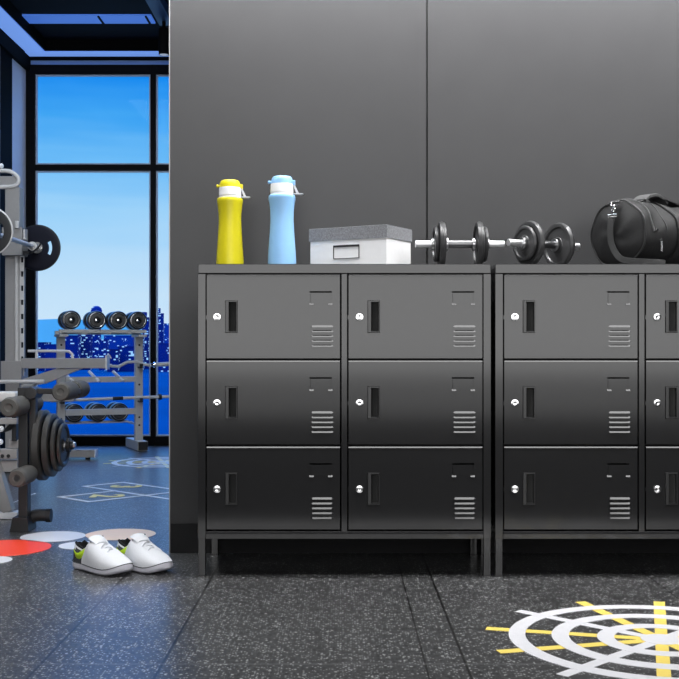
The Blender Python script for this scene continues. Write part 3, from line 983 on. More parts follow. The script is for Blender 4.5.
# ================================================================== SHOES
def make_shoe(label, loc, rz):
    t = thing('running_shoe', label, 'shoe', loc, rz, 'pair of white running shoes')
    L = .248

    def hw(u):      # half width of the sole along the foot, u 0 heel..1 toe
        return .5 * (.070 + .030 * max(0, sin((u - .28) / .72 * pi)) * (u > .28) + .006 * sin(u * pi)) * (1 - abs(2 * min(max(u, 0), 1) - 1) ** 7) ** .5

    us = [.001, .006, .02, .05, .09, .14, .2, .27, .34, .42, .5, .58, .66, .74, .81, .87, .92, .955, .98, .994, .999]
    def mid_y(u): return .006 * sin(pi * u) - .010 * u * u
    def spring(u): return .022 * max(0, (u - .70) / .30) ** 1.8 + .006 * max(0, (.10 - u) / .1) ** 2
    # sole
    b = MB()
    rows = []
    for u in us:
        w = max(hw(u), .002)
        x = u * L
        z0 = spring(u)
        h = .023 - .006 * u
        prof = [(-.80, z0), (-.97, z0 + .006), (-1.0, z0 + h * .5), (-.98, z0 + h), (.98, z0 + h), (1.0, z0 + h * .5), (.97, z0 + .006), (.80, z0)]
        rows.append([b.bm.verts.new((x, mid_y(u) + p * (w + .003), z)) for p, z in prof])
    b.skin(rows, True, True)
    so = b.build('sole', M['shoe_sole'], t, angle=50)
    # dark line where sole and upper meet
    pl_ = [Vector((u * L, mid_y(u) - (hw(u) + .0025), spring(u) + .0235 - .006 * u)) for u in us] + [Vector((u * L, mid_y(u) + (hw(u) + .0025), spring(u) + .0235 - .006 * u)) for u in reversed(us)]
    MB().tube(pl_, .0014, 6, closed=True).build('sole_seam', M['shoe_dark'], so)

    # upper: each section runs from the left side over the top (or into the foot opening) to the right side
    def top(u):
        key = [(0, .076), (.05, .082), (.12, .072), (.22, .066), (.30, .078), (.36, .094), (.42, .093), (.50, .084), (.60, .073), (.70, .064), (.80, .056), (.90, .047), (.96, .038), (1, .028)]
        for (a, x), (c, y) in zip(key[:-1], key[1:]):
            if a <= u <= c:
                q = (u - a) / (c - a); q = q * q * (3 - 2 * q)
                return x + (y - x) * q
        return key[-1][1]
    NP = 10
    b = MB()
    uu = [.002, .012, .03, .055, .09, .13, .17, .21, .25, .29, .33, .355, .37, .40, .44, .5, .56, .62, .68, .74, .80, .86, .91, .95, .975, .99, .998]
    rows = []
    for u in uu:
        w = max(hw(u), .0025)
        zb = spring(u) + .020 - .006 * u
        zt = max(top(u), zb + .004)
        op = .035 < u < .362
        half = []
        for k in range(NP + 1):
            q = k / NP
            if op:
                if q <= .6:
                    e = q / .6
                    y = w * (1 + .04 * sin(pi * e) - .36 * e ** 1.6)
                    z = zb + (zt - zb) * e ** .9
                elif q <= .7:
                    y = w * .52; z = zt - .001
                else:
                    e = (q - .7) / .3
                    y = w * .50 * (1 - e); z = zt - .012 - .030 * e
            else:
                a = q * pi / 2
                ex = .62 if u < .4 else .72
                y = w * (cos(a) ** ex) * (1 + .03 * sin(2 * a))
                z = zb + (zt - zb) * (sin(a) ** .85)
                if q == 0: y = w
            half.append((y, z))
        pts = [(y, z) for y, z in half] + [(-y, z) for y, z in reversed(half[:-1])]
        rows.append([b.bm.verts.new((u * L + (.012 * max(0, (z - .05) / .05) if u < .06 else 0) * 0, mid_y(u) + y, z)) for y, z in pts])
    fs = b.skin(rows, False, False)
    # heel and toe caps
    b.bm.faces.new(rows[0]); b.bm.faces.new(rows[-1])
    b.bm.verts.ensure_lookup_table()
    for f in b.bm.faces:
        c = f.calc_center_median()
        u = c.x / L
        dy = abs(c.y - mid_y(u)) / max(hw(u), .003)
        if .03 < u < .365 and c.z > .036 and dy < .56:
            f.material_index = 2
        elif u < .26 and c.z < .064 - .10 * max(0, u - .13):
            f.material_index = 1
    up = b.build('upper', [M['shoe_white'], M['shoe_dark'], M['shoe_black']], t, angle=70)
    # padded collar rim
    cp = []
    for sgn in (1, -1):
        seq = [u for u in uu if .03 < u < .30]
        for u in (seq if sgn > 0 else reversed(seq)):
            cp.append(Vector((u * L, mid_y(u) + sgn * max(hw(u), .003) * .58, top(u) - .001)))
    MB().tube(cp[:len(cp) // 2], .0042, 8).build('collar', M['shoe_black'], t)
    MB().tube(cp[len(cp) // 2:], .0042, 8).build('collar', M['shoe_black'], t)
    # tongue with a black pull tab
    b = MB()
    tr_ = []
    for q in range(7):
        e = q / 6
        x = L * (.47 - .13 * e); z = top(.47 - .13 * e * .9) + .002 + .010 * e
        tr_.append([b.bm.verts.new((x + dx, mid_y(.4) + y * (.025 + .005 * e), z + dz)) for y, dz, dx in ((-1, -.006, 0), (-.6, .001, 0), (0, .003, 0), (.6, .001, 0), (1, -.006, 0), (.6, -.006, -.004), (0, -.003, -.005), (-.6, -.006, -.004))])
    b.skin(tr_, True, True)
    tg = b.build('tongue', M['shoe_white'], t, angle=60)
    b = MB().box(L * .335, L * .35, mid_y(.35) + .022, mid_y(.35) + .031, top(.35) - .002, top(.35) + .010, bev=.002)
    b.build('pull_tab', M['shoe_black'], tg)
    # laces
    b = MB()
    for k in range(5):
        u = .42 + .055 * k
        hwid = .024 - .0012 * k
        z = top(u) + .001
        pts = []
        for i in range(9):
            q = -1 + i / 4
            pts.append(Vector((u * L + .006 * q * (1 if k % 2 else -1), mid_y(u) + q * hwid, z + .003 - .011 * q * q)))
        b.tube(pts, .0018, 6)
    b.build('laces', M['lace'], t)
    # lime swoosh-like print on both flanks of the heel
    for s in (-1, 1):
        b = MB()
        ctr = [(.05, .060, .0012), (.09, .053, .003), (.13, .0465, .0055), (.17, .044, .0085), (.215, .047, .012), (.25, .053, .013), (.275, .058, .008)]
        lo, hi = [], []
        for u, z, h in ctr:
            for lst, zz_ in ((lo, z - h), (hi, z + h)):
                zb = spring(u) + .020 - .006 * u
                e = min(max((zz_ - zb) / (top(u) - zb), 0), 1) ** (1 / .9)
                y = hw(u) * (1 + .04 * sin(pi * e) - .36 * e ** 1.6) + .0012
                lst.append(b.bm.verts.new((u * L, mid_y(u) + s * y, zz_)))
        b.skin([lo, hi], False, False)
        o = b.build('side_mark', M['lime'], up)
        md = o.modifiers.new('thickness', 'SOLIDIFY'); md.thickness = .001; md.offset = 0
    return t


make_shoe('white running shoe with lime side mark, the left one of the pair', (X(77, 3.560), 3.560, 0), R(-38))
make_shoe('white running shoe with lime side mark, the right one nearer the wall', (X(120, 3.60), 3.60, 0), R(-42))

# ================================================================== FLOOR MARKINGS
def disc_decal(label, cx, cy, r, m, group='round spots on the gym floor'):
    o = MB().lathe([(r - .001, 0), (r, .0004), (r - .0006, .0012), (.001, .0012)], seg=64).build('floor_spot', m)
    o.location = (cx, cy, .0002)
    return tag(o, label, 'floor marking', group)


def spot(label, pxl, pxr, pyc, m):
    d = gd(pyc)
    r = (pxr - pxl) / 2 * d / F
    return disc_decal(label, X((pxl + pxr) / 2, d), d, r, m)


spot('white round floor spot in front of the black machine foot', 21, 85, 536.6, M['decal_white'])
spot('red round floor spot at the left edge of the floor', -46, 50, 548.2, M['decal_red'])
spot('small white floor spot partly hidden behind the left shoe', 59, 105, 545.5, M['decal_white'])
spot('pale peach floor spot right behind the pair of shoes', 86, 155.5, 534.5, M['decal_peach'])
spot('white floor spot cut by the left picture edge, below the red one', -34, 11.5, 560.5, M['decal_white'])


def arc_band(b, r0, r1, z, seg=96):
    rows = []
    for r_, zz_ in ((r0, 0), (r0, z), (r1, z), (r1, 0)):
        rows.append([b.bm.verts.new((r_ * cos(2 * pi * i / seg), r_ * sin(2 * pi * i / seg), zz_)) for i in range(seg)])
    rows.append(rows[0])
    b.skin(rows, False, True)


def target(label, cx, cy, k, rz):
    t = thing('floor_target', label, 'floor marking', (cx, cy, .0002), rz, 'ringed targets on the gym floor')
    for i in range(12):
        a = 2 * pi * i / 12
        white = i % 3 == 1
        b = MB().box(.03 * k, .415 * k, -.0148 * k, .0148 * k, 0, .0008 if not white else .001, m=Matrix.Rotation(a, 4, 'Z'))
        b.build('spoke', M['decal_white'] if white else M['decal_yellow'], t, smooth=False, label='white spoke' if white else 'yellow spoke')
    for r0, r1 in ((.318, .358), (.215, .256), (.109, .149)):
        b = MB(); arc_band(b, r0 * k, r1 * k, .0014)
        b.build('ring', M['decal_white'], t, smooth=False)
    b = MB().lathe([(.048 * k, 0), (.048 * k, .0015), (.001, .0015)], seg=48)
    b.build('hub', M['decal_white'], t, smooth=False)
    return t


cd = gd(639.8)
target('large white and yellow ringed target on the floor in front of the right locker', X(661.6, cd), cd, 1.0, R(15))
target('far white ringed target on the floor below the dumbbell rack', -1.09, 6.88, .86, R(15))


# hopscotch grid
def hop_label_bar(b, p, q, w=.021):
    p, q = Vector((*p, 0)), Vector((*q, 0))
    v = (q - p).normalized()
    n_ = Vector((-v.y, v.x, 0)) * w / 2
    p, q = p - v * w / 2, q + v * w / 2
    hz_ = .0010 + .0001 * len(b.bm.faces) / 6
    r_ = [[b.bm.verts.new((c.x, c.y, z)) for c in (p - n_, q - n_, q + n_, p + n_)] for z in (0, hz_)]
    b.skin(r_, True, True)


t = thing('hopscotch_grid', 'white outlined hopscotch squares with yellow numbers on the blue-lit floor', 'floor marking', (-1.29, 5.657, .0002), R(-44))
# local x runs down the strip, local y across it
w_ = .235
b = MB()
hop_label_bar(b, (0, 0), (1.02, 0)); hop_label_bar(b, (0, w_), (1.02, w_))
hop_label_bar(b, (0, 0), (0, w_)); hop_label_bar(b, (.51, -.31), (.51, w_)); hop_label_bar(b, (1.02, 0), (1.02, w_))
hop_label_bar(b, (.27, -.31), (.51, -.31)); hop_label_bar(b, (.27, -.31), (.27, 0))
b.build('grid_lines', M['decal_white'], t, smooth=False)


def digit(ch, x, y, rz, size, parent):
    cu = bpy.data.curves.new('number', 'FONT')
    cu.body = ch
    cu.size = size
    cu.extrude = .0006
    cu.offset = .006
    cu.align_x = 'CENTER'; cu.align_y = 'CENTER'
    o = bpy.data.objects.new('number', cu)
    COL.objects.link(o)
    dg = bpy.context.evaluated_depsgraph_get()
    dg.update()
    me = bpy.data.meshes.new_from_object(o.evaluated_get(dg))
    bpy.data.objects.remove(o)
    me.materials.clear(); me.materials.append(M['decal_yellow'])
    n_ = bpy.data.objects.new('number', me)
    COL.objects.link(n_)
    n_.parent = parent
    n_.location = (x, y, .0008); n_.rotation_euler = (0, 0, rz)
    n_['label'] = 'yellow number'
    return n_


digit('3', .15, .135, R(-46), .21, t)
digit('2', .395, -.14, R(-46), .21, t)

o = MB().box(-.24, .24, -.004, .004, 0, .0008).build('floor_line', M['decal_white'], smooth=False)
pa, pb = at(2, 507.5, gd(507.5)), at(36, 493, gd(493))
o.location = ((pa.x + pb.x) / 2, (pa.y + pb.y) / 2, .0002)
o.rotation_euler = (0, 0, math.atan2(pb.y - pa.y, pb.x - pa.x))
tag(o, 'thin white line on the floor left of the black machine post', 'floor marking')

# ================================================================== DUMBBELL RACK
ra, rb = Vector((X(60.7, 7.52), 7.52, 0)), Vector((X(138.5, 7.73), 7.73, 0))
u_ = (rb - ra); RW = u_.length; ang = math.atan2(u_.y, u_.x)
rm = (ra + rb) / 2
rack = thing('dumbbell_rack', 'grey steel dumbbell rack with three tiers in front of the window', 'rack', (rm.x, rm.y, 0), ang)
dm = 7.62
h2 = RW / 2
ztop = Z(331, dm)
for s in (-1, 1):
    b = MB().box(s * h2 - .026, s * h2 + .026, -.022, .022, .06, ztop - .02, bev=.003)
    po = b.build('post', M['rack_grey'], rack)
    b = MB()
    for zc in (Z(345, dm), Z(385, dm), Z(418, dm), Z(426, dm)):
        b.cyl((s * h2, -.0225, zc), (s * h2, -.0245, zc), .007, seg=12)
    b.build('bolt', M['rubber'], po)
    b = MB().box(s * h2 - .035, s * h2 + .035, -.13, .24, .004, .068, bev=.004)
    ft = b.build('foot', M['rack_grey'], rack)
    b = MB().box(s * h2 - .032, s * h2 + .032, -.133, -.13, .008, .064)
    b.build('end_cap', M['gym_dark'], ft)
for py0, py1, yo, nm in ((329.8, 333.2, -.10, 'top_rail'), (331.0, 334.5, .06, 'top_rail'), (376.5, 382.2, -.026, 'middle_rail'), (408.7, 414.8, -.026, 'bottom_rail')):
    ex = .028 if nm == 'top_rail' else -.026
    b = MB().box(-h2 - ex, h2 + ex, yo - .014, yo + .014, Z(py1, dm), Z(py0, dm), bev=.002)
    b.build(nm, M['rack_grey'], rack)
b = MB()
for s in (-1, 1):
    b.box(s * h2 - .03, s * h2 + .03, -.12, .08, Z(337, dm), Z(334.5, dm) - .001, bev=.002)
b.build('rail_bracket', M['rack_grey'], rack)
for q in (-.36, -.03, .28):
    MB().tube([(q * RW, -.05, Z(381, dm)), (q * RW - .02, -.03, Z(378, dm)), (q * RW - .055, .02, Z(371.5, dm))], .011, 8).build('saddle_peg', M['white_rim'], rack, label='white peg')
b = MB()
for s in (-1, 1):
    for py in (366.2, 400.5):
        b.box(s * h2 - .012, s * h2 + .012, -.085, -.022, Z(py + 2.2, dm), Z(py + .4, dm), bev=.002)
        b.box(s * h2 - .012, s * h2 + .012, -.085, -.079, Z(py + .6, dm), Z(py - 2.2, dm), bev=.002)
b.build('bar_hook', M['gym_dark'], rack)


def hex_bell(label, q, zc, group, r_=.062, yc=-.02, ln=.16):
    base = Vector((cos(ang), sin(ang), 0)) * (q * RW) + Vector((-sin(ang), cos(ang), 0)) * yc + rm
    t = thing('dumbbell', label, 'dumbbell', (base.x, base.y, zc - r_), ang, group)
    for s in (-1, 1):
        a = (0, s, 0)
        h_ = MB().lathe([(.018, ln * .5 - .055), (r_ * .93, ln * .5 - .052), (r_, ln * .5 - .044), (r_, ln * .5 + .002), (r_ * .95, ln * .5 + .009), (r_ * .80, ln * .5 + .0105), (r_ * .78, ln * .5 + .006), (r_ * .40, ln * .5 + .005), (r_ * .38, ln * .5 + .010), (r_ * .1, ln * .5 + .0115)], (0, 0, r_), a, seg=36).build('bell_head', M['bell'], t)
        MB().torus((0, s * (ln * .5 + .0085), r_), a, r_ * .80, .0026, 36, 8).build('ring_trim', M['steel'], h_)
        MB().lathe([(.001, ln * .5 + .0055), (r_ * .70, ln * .5 + .0055), (r_ * .70, ln * .5 + .0085), (r_ * .66, ln * .5 + .0095), (.001, ln * .5 + .0100)], (0, 0, r_), a, seg=36).build('face_disc', M['bell_face'], h_)
        MB().lathe([(.001, ln * .5 + .009), (.015, ln * .5 + .010), (.012, ln * .5 + .015), (.001, ln * .5 + .018)], (0, 0, r_), a, seg=16).build('end_bolt', M['chrome'], h_)
    MB().cyl((0, -ln * .5 + .054, r_), (0, ln * .5 - .054, r_), .015, seg=16).build('grip', M['steel'], t)
    return t


for q, lb in ((-.40, 'black round dumbbell at the left end of the top rack tier'), (-.082, 'second black dumbbell from the left on the top rack tier'),
              (.197, 'third black dumbbell from the left on the top rack tier'), (.447, 'black round dumbbell at the right end of the top rack tier')):
    hex_bell(lb, q, Z(329.8, dm) + .0004 + .0625, 'dumbbells on the top rack tier', r_=.0625)
for q, lb in ((-.31, 'leftmost black dumbbell on the low rack tier'), (-.005, 'middle black dumbbell on the low rack tier'), (.27, 'rightmost black dumbbell on the low rack tier')):
    hex_bell(lb, q, Z(411.8, 7.76), 'dumbbells on the low rack tier', r_=.0645, yc=.135, ln=.17)
b = MB()
for yo in (.065, .20):
    b.box(-h2 + .026, h2 - .026, yo - .005, yo + .005, Z(411.8, 7.76) - .0745, Z(411.8, 7.76) - .0650, bev=.002)
for s in (-1, 1):
    b.box(s * (h2 - .02) - .008, s * (h2 - .02) + .008, .022, .2, Z(411.8, 7.76) - .086, Z(411.8, 7.76) - .0750)
b.build('cradle', M['rack_grey'], rack)

# bars resting on the hooks of the rack
def rack_pt(q, yo, py): return Vector((q, yo, Z(py, dm)))
t = thing('curl_bar', 'zigzag steel curl bar on the upper hooks of the rack', 'bar', (rm.x, rm.y, 0), ang)
pts = [(-.30, 363.5), (-.12, 363.5), (.03, 364.6), (.07, 366.2), (.11, 366.4), (.17, 362.2), (.23, 361.6), (.285, 364.6), (.325, 365.4), (.35, 365)]
MB().tube([rack_pt(q * RW / .52, -.066, y) for q, y in pts], .0105, 10).build('zigzag_shaft', M['gym_pale'], t)
MB().cyl(rack_pt(.36, -.066, 364.8), rack_pt(.56, -.066, 363.4), .0145, seg=16).build('sleeve', M['gym_pale'], t)
b = MB().cyl(rack_pt(.33, -.066, 365.2), rack_pt(.37, -.066, 364.8), .013, seg=14)
b.torus(rack_pt(.355, -.066, 364.9), (1, 0, 0), .014, .006)
b.build('collar', M['chrome'], t)
t = thing('straight_bar', 'straight white and black bar on the lower hooks of the rack', 'bar', (rm.x, rm.y, 0), ang)
MB().cyl(rack_pt(-.34, -.066, 399.5), rack_pt(.56, -.066, 397), .0105, seg=14).build('shaft', M['gym_pale'], t)
for a, c in ((-.26, -.20), (.07, .14), (.385, .405)):
    k = lambda q: 399.5 - 2.5 * (q + .34) / .9
    MB().cyl(rack_pt(a, -.066, k(a)), rack_pt(c, -.066, k(c)), .0125 if a < .3 else .021, seg=14).build('grip', M['rubber'], t)

# ================================================================== SMITH MACHINE
DS = 6.5
sx = lambda px: X(px, DS)
sm = thing('smith_machine', 'grey steel lifting machine column with arm, left of the window', 'gym machine', (sx(12), DS, 0))
o_ = sm.location
def L_(px, py, d=DS): return Vector((X(px, d) - o_.x, d - o_.y, Z(py, d)))
def pb(b, px0, px1, py0, py1, y0, y1, bev=.003, d=DS):
    b.box(X(px0, d) - o_.x, X(px1, d) - o_.x, y0, y1, Z(py1, d), Z(py0, d), bev=bev)
    return b


b = MB()
b.box(sx(5) - o_.x, sx(19.5) - o_.x, 0, .075, .06, Z(187, DS), bev=.004)
col = b.build('column', M['gym_grey'], sm)
b = MB()
hx = sx(19.6) - o_.x, sx(24) - o_.x
holes = [(hx[0] + .006, hx[1] - .004, Z(262.5 + 14.2 * k, DS), Z(257 + 14.2 * k, DS)) for k in range(9)]
b.plate(hx[0], hx[1], Z(372, DS), Z(247, DS), .0, .012, holes)
b.mi = 1
b.box(hx[0], hx[1] - .003, .03, .04, Z(372, DS), Z(247, DS))
b.build('perforated_strip', [M['gym_pale'], M['rubber']], col, smooth=False)
b = MB(); b.tube([L_(16.7, 248), L_(16.7, 372)], .0105, 12)
b.build('guide_rod', M['gym_pale'], sm)
pb(MB(), 4, 24.2, 228, 256, -.045, .08).build('carriage', M['gym_grey'], sm)
b = MB()
b.cyl(L_(17, 221, 6.45), L_(17, 228, 6.45), .012, seg=12); b.box(L_(24.5, 0).x, L_(26.5, 0).x, -.03, .02, Z(240, DS), Z(230, DS), bev=.002)
b.build('guide_bush', M['gym_pale'], sm)
# barbell hook on the carriage
b = MB()
b.box(L_(24, 0).x, L_(30, 0).x, -.03, .0, Z(255, DS), Z(251.5, DS), bev=.002)
b.tube([L_(27, 253), L_(32, 252.5), L_(37, 249), L_(41, 243.5)], .006, 8)
b.build('bar_hook', M['gym_dark'], sm)
# curved handle at the top
b = MB(); b.tube(smooth_path([L_(-16, 171), L_(6, 171), L_(13, 173), L_(17.5, 177), L_(18.5, 182), L_(15.5, 185.5), L_(6, 187), L_(-16, 187)], 4), .0125, 12)
b.build('top_handle', M['gym_pale'], sm)
pb(MB(), -20, 16, 176, 186.5, 0, .07).build('top_block', M['gym_grey'], sm)
MB().lathe([(.001, -.016), (.012, -.011), (.016, 0), (.012, .011), (.001, .016)], L_(1, 166), (0, 0, 1), seg=16).build('knob', M['white_rim'], sm)
pb(MB(), 2.5, 23, 361, 380, -.035, .11).build('arm_bracket', M['gym_grey'], sm)
arm = pb(MB(), 22, 106.3, 358.2, 368.3, -.03, .04).build('arm', M['gym_grey'], sm)
b = pb(MB(), 106.3, 108.2, 355.5, 369.3, -.034, .044, bev=.001)
b.tube([L_(107.2, 356), L_(108, 353.5), L_(110, 356), L_(111, 358.5)], .0035, 6)
b.build('end_plate', M['gym_pale'], arm)
b = MB()
b.prism([(L_(p, 0).x, Z(q, DS)) for p, q in ((22, 379.5), (22, 387.5), (46, 383.5), (82, 368.6), (57, 368.6))], 'y', -.02, .03)
b.build('brace', M['gym_grey'], arm)
b = MB(); b.tube([L_(28, 351), L_(64, 351), L_(69, 351.4), L_(72, 354), L_(72.6, 358.5)], .008, 8)
b.tube([L_(36.5, 351), L_(36.5, 358.5)], .008, 8)
b.build('loop_handle', M['gym_pale'], arm)
b = MB(); b.tube([L_(-20, 382, 6.3), L_(30, 381.5, 6.3), L_(44, 381.5, 6.3)], .011, 10); b.tube([L_(38, 381.5, 6.3), L_(33, 386, 6.4), L_(22, 386, 6.5)], .009, 8)
b.build('safety_rod', M['gym_pale'], sm)
pb(MB(), 18, 73, 393, 401.8, .02, .08).build('rear_beam', M['gym_grey'], sm)
# base frame with the foot that reaches out behind the plates
b = MB()
b.box(sx(3) - o_.x, sx(23) - o_.x, -.25, .62, .012, .06, bev=.004)
base = b.build('base_rail', M['gym_grey'], sm)
fx0, fx1 = X(60, 7.1) - o_.x, X(97, 7.1) - o_.x
b = MB().box(sx(12) - o_.x, fx1, 7.03 - DS, 7.10 - DS, .013, .061, bev=.004)
ftx = b.build('foot_bar', M['gym_grey'], sm)
MB().box(fx1 - .001, fx1 + .006, 7.025 - DS, 7.105 - DS, .012, .063, bev=.002).build('end_cap', M['white_rim'], ftx)
b = MB()
for xx in (sx(8) - o_.x, sx(18) - o_.x):
    b.cyl((xx, -.2, 0), (xx, -.2, .012), .02, seg=14); b.cyl((xx, .55, 0), (xx, .55, .012), .02, seg=14)
b.cyl((fx1 - .05, 7.065 - DS, 0), (fx1 - .05, 7.065 - DS, .013), .016, seg=14)
b.build('rubber_foot', M['rubber'], sm)

# barbell and its two plates
bx, bz = -1.785, Z(247.5, 6.6)
t = thing('barbell', 'pale steel barbell carried on the machine column between two plates', 'barbell', (bx, 6.1, bz))
MB().cyl((0, -.62, 0), (0, .44, 0), .0125, seg=16).build('shaft', M['gym_pale'], t)
MB().cyl((0, .44, 0), (0, .62, 0), .019, seg=18).build('sleeve', M['steel'], t)
MB().lathe([(.013, .405), (.026, .408), (.027, .425), (.024, .44), (.013, .442)], (0, 0, 0), (0, 1, 0), seg=22).build('collar', M['gym_pale'], t)


def grip_plate(label, y, r_, m, rim):
    t = thing('weight_plate', label, 'weight plate', (bx, y, bz), 0, 'plates on the barbell')
    b = MB()
    n = 72
    ins = []
    def ring(rad, yy): return [b.bm.verts.new((rad * cos(2 * pi * i / n), yy, rad * sin(2 * pi * i / n))) for i in range(n)]
    # body with three hand slots: radial grid
    rads = [.0205, r_ * .50, r_ * .68, r_ * .93, r_]
    fr = [ring(q, -.012 if i < 4 else -.008) for i, q in enumerate(rads)]
    bk = [ring(q, .012 if i < 4 else .008) for i, q in enumerate(rads)]
    slot = set()
    for c in (0, 36):
        for k in range(-6, 6): slot.add((c + k) % n)
    for j in range(4):
        for i in range(n):
            k = (i + 1) % n
            if j == 1 and i in slot: continue
            b.bm.faces.new((fr[j][i], fr[j][k], fr[j + 1][k], fr[j + 1][i]))
            b.bm.faces.new((bk[j][i], bk[j + 1][i], bk[j + 1][k], bk[j][k]))
    for i in range(n):
        k = (i + 1) % n
        b.bm.faces.new((fr[4][i], fr[4][k], bk[4][k], bk[4][i]))
        b.bm.faces.new((fr[0][k], fr[0][i], bk[0][i], bk[0][k]))
        if i in slot:
            for j in (1, 2): b.bm.faces.new((fr[j][i], fr[j][k], bk[j][k], bk[j][i]))
            if (i - 1) % n not in slot: b.bm.faces.new((fr[1][i], fr[2][i], bk[2][i], bk[1][i]))
            if k not in slot: b.bm.faces.new((fr[1][k], fr[2][k], bk[2][k], bk[1][k]))
    b.build('disc', m, t)
    MB().torus((0, 0, 0), (0, 1, 0), r_ * .985, .0085, 64, 8).build('rim', rim, t)
    MB().lathe([(.0195, -.016), (.032, -.016), (.034, -.012)], (0, 0, 0), (0, 1, 0), seg=28, cap=False).build('hub_ring', M['steel'], t)
    return t


grip_plate('dark navy plate with hand slots on the far end of the barbell, against the sky', 6.625, .130, M['navy_plate'], M['rubber'])
grip_plate('black plate with a pale rim at the left picture edge, near end of the barbell', 5.70, .120, M['rubber'], M['gym_pale'])

# ================================================================== LEG BENCH
DL = 4.25
lb = thing('leg_bench', 'dark grey leg training bench with foam rollers at the left picture edge', 'gym machine', (X(24, DL), DL, 0))
o_ = lb.location
def Lb(px, py, d=DL): return Vector((X(px, d) - o_.x, d - o_.y, Z(py, d)))
def pbb(b, px0, px1, py0, py1, y0, y1, bev=.003, d=DL):
    b.box(X(px0, d) - o_.x, X(px1, d) - o_.x, y0, y1, Z(py1, d), Z(py0, d), bev=bev)
    return b
b = MB(); b.box(Lb(18, 0).x, Lb(27.5, 0).x, 0, .05, .05, Z(398, DL), bev=.004)
b.build('front_post', M['gym_dark'], lb)
b = MB()
b.prism([(Lb(11, 0).x, 0.001), (Lb(30, 0).x, 0.001), (Lb(28.5, 0).x, .055), (Lb(14, 0).x, .055)], 'y', -.02, .09)
b.build('base_foot', M['gym_dark'], lb)
fp = [Lb(27, 527, 4.3), Lb(28.5, 520, 4.3), Lb(33, 516.5, 4.3), Lb(40, 515.5, 4.3), Lb(49, 515.8, 4.3)]
fp = [Vector((p.x, .06, max(p.z, .026))) for p in fp]
b = MB().tube(smooth_path(fp, 5), .0235, 16)
ft = b.build('foot_tube', M['gym_dark'], lb)
MB().cyl(fp[-1] + Vector((-.012, 0, 0)), fp[-1] + Vector((.006, 0, 0)), .026, seg=20).build('end_cap', M['rubber'], ft)
# pivot, swinging arm and upper arm
b = pbb(MB(), 18.2, 30, 387.5, 399, -.01, .07, .003)
b.lathe([(.020, -.03), (.024, -.028), (.024, .068), (.020, .07)], Lb(32.5, 393), (0, 1, 0), seg=8)
b.build('pivot', M['gym_dark'], lb)
b = MB(); b.box(Lb(29, 0).x, Lb(35.5, 0).x, .0, .035, Z(474, DL), Z(398, DL), bev=.003)
b.build('swing_arm', M['gym_dark'], lb)
b = pbb(MB(), 36, 79, 388.5, 394, .0, .03, .003)
b.build('upper_arm', M['gym_dark'], lb)


def roller(px, py, d0_, d1_, r_, name='foam_roller'):
    p = Vector((X(px, d0_) - o_.x, d0_ - o_.y, Z(py, d0_)))
    ln = d1_ - d0_
    o = MB().lathe([(.006, .003), (r_ * .35, .002), (r_ * .42, .0), (r_ * .82, 0), (r_ * .95, .006), (r_, .018), (r_, ln - .018), (r_ * .95, ln - .006), (r_ * .82, ln), (.006, ln)], p, (0, 1, 0), seg=36).build(name, M['pad'], lb)
    return o, p


for px, py, d0_, r_, gap in ((60.3, 392, 4.08, .034, .034), (8.5, 407.5, 4.08, .037, .04)):
    rr, p = roller(px, py, d0_, d0_ + .165, r_)
    p2 = p + Vector((0, .165 + gap, 0))
    MB().lathe([(.006, 0), (r_ * .82, 0), (r_ * .95, .006), (r_, .018), (r_, .13), (r_ * .95, .142), (r_ * .82, .148), (.006, .148)], p2, (0, 1, 0), seg=36).build('foam_roller', M['pad'], lb)
    MB().cyl(p + Vector((0, .004, 0)), p2 + Vector((0, .16, 0)), .009, seg=12).build('roller_axle', M['gym_dark'], lb)
rr, p = roller(16.5, 478.5, 4.06, 4.23, .034)
MB().cyl(p, p + Vector((0, .24, 0)), .009, seg=12).build('roller_axle', M['gym_dark'], lb)
# roller mounts
b = MB()
q = Vector((X(8.5, 4.08) - o_.x, 4.08 - o_.y, Z(407.5, 4.08)))
b.box(q.x - .01, Lb(20, 0).x, .02, .05, q.z - .012, q.z + .012, bev=.002)
q3 = Vector((X(16.5, 4.06) - o_.x, 0, Z(478.5, 4.06)))
b.box(q3.x - .012, Lb(34, 0).x, .012, .034, q3.z - .012, q3.z + .012, bev=.002)
b.build('roller_mount', M['gym_dark'], lb)
# peg for the plates
pz = Z(445, 4.35)
def gx(px): return X(px, 4.35)
b = MB().cyl((Lb(32, 0).x, 4.35 - o_.y, pz), (gx(75.5) - o_.x, 4.35 - o_.y, pz), .012, seg=18)
b.box(Lb(29.5, 0).x, Lb(35.2, 0).x, .03, .115, pz - .02, pz + .02, bev=.002)
peg = b.build('plate_peg', M['steel'], lb)
MB().lathe([(.0125, 0), (.026, .001), (.027, .016), (.018, .018), (.018, .026), (.0125, .027)], (gx(66.5) - o_.x, 4.35 - o_.y, pz), (1, 0, 0), seg=24).build('peg_collar', M['gym_dark'], peg)
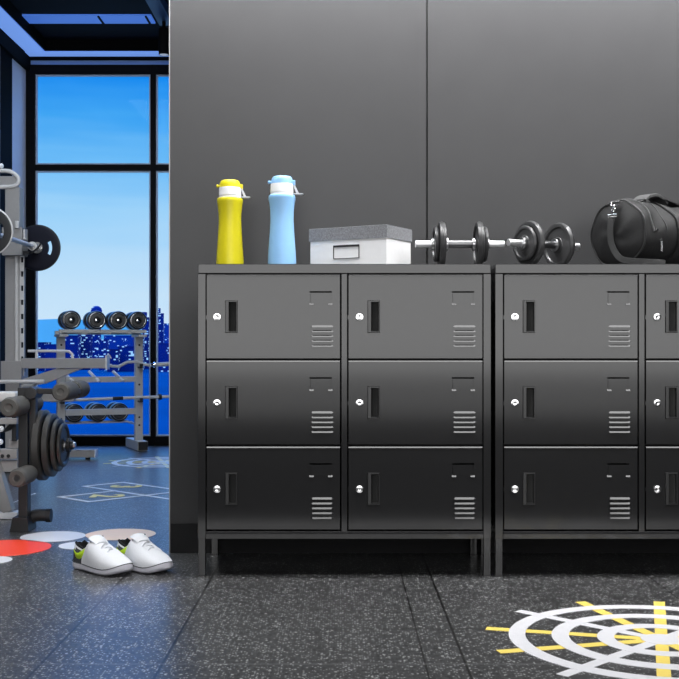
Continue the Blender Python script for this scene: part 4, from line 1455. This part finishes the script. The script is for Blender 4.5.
# bench frame behind the rollers, running out of the picture
b = MB()
b.box(-.55, Lb(17.5, 0, 4.6).x, .33, .40, Z(402, 4.6), Z(391.5, 4.6), bev=.012)
b.build('seat_pad', M['gym_pale'], lb)
b = MB()
b.box(-.55, Lb(18.2, 0, 4.6).x, .33, .38, Z(424, 4.6), Z(418, 4.6), bev=.003)
b.box(-.55, Lb(17.5, 0, 4.6).x, .34, .38, Z(459, 4.6), Z(449, 4.6), bev=.003)
b.box(-.55, Lb(17.5, 0, 4.6).x, .35, .38, Z(472, 4.6), Z(460.5, 4.6), bev=.003)
b.box(Lb(8, 0, 4.6).x, Lb(17.5, 0, 4.6).x, .36, .39, Z(448, 4.6), Z(440, 4.6), bev=.002)
b.box(Lb(-14, 0, 4.6).x, Lb(-8, 0, 4.6).x, .36, .39, Z(450, 4.6), Z(402, 4.6), bev=.002)
fr_ = b.build('seat_frame', M['gym_grey'], lb)
b = MB()
b.box(Lb(12, 0, 4.6).x, Lb(16.5, 0, 4.6).x, .345, .385, Z(441, 4.6), Z(402, 4.6), bev=.002)
b.tube([Lb(-6, 405, 4.6), Lb(3, 432, 4.6), Lb(9, 428, 4.6), Lb(14, 424, 4.6)], .012, 8)
b.build('adjuster', M['rubber'], fr_)
b = MB()
for px, py in ((1, 429), (0, 442)):
    b.lathe([(.001, -.012), (.012, -.006), (.012, .006), (.001, .012)], Lb(px, py, 4.57), (0, 1, 0), seg=16)
b.build('adjuster_knob', M['white_rim'], fr_)
b = MB()
for px in (2.5, 8.5): b.lathe([(.001, 0), (.008, .001), (.008, .004), (.001, .006)], Lb(px, 456, 4.588), (0, -1, 0), seg=6)
b.build('bolt', M['rubber'], fr_)
b = MB()
c0, c1 = Lb(-8, 456, 4.58), Lb(8.5, 486, 4.58)
b.tube([c0, Vector((c1.x, c1.y, .03))], .026, flat=(.03, .022, (1, 0, .3)))
lg = b.build('rear_leg', M['gym_grey'], lb)
MB().box(c1.x - .035, c1.x + .045, c1.y - .03, c1.y + .03, 0.001, .03, bev=.004).build('foot_cap', M['white_rim'], lg)


def iron_plate(label, px, th, r_):
    t = thing('weight_plate', label, 'weight plate', (gx(px), 4.35, pz), 0, 'iron plates on the bench peg')
    MB().lathe([(.0135, .004), (.03, .004), (.032, .006), (r_ * .78, .007), (r_ * .83, .002), (r_ * .88, 0), (r_ * .97, .0012), (r_, .004), (r_, th - .004), (r_ * .97, th - .0012), (r_ * .88, th), (r_ * .83, th - .002), (r_ * .78, th - .007),
               (.032, th - .006), (.03, th - .004), (.0135, th - .004)], (0, 0, 0), (1, 0, 0), seg=56).build('disc', M['plate_iron'], t)
    MB().lathe([(.0125, 0.001), (.021, 0.001), (.021, th - .001), (.0125, th - .001)], (0, 0, 0), (1, 0, 0), seg=24).build('bore_ring', M['steel'], t)


iron_plate('largest dark iron plate, innermost on the bench peg', 39.5, .030, .136)
iron_plate('second dark iron plate from the post on the bench peg', 48.5, .026, .122)
iron_plate('third dark iron plate from the post on the bench peg', 56.0, .020, .102)
iron_plate('smallest dark iron plate, outermost on the bench peg', 61.5, .016, .084)
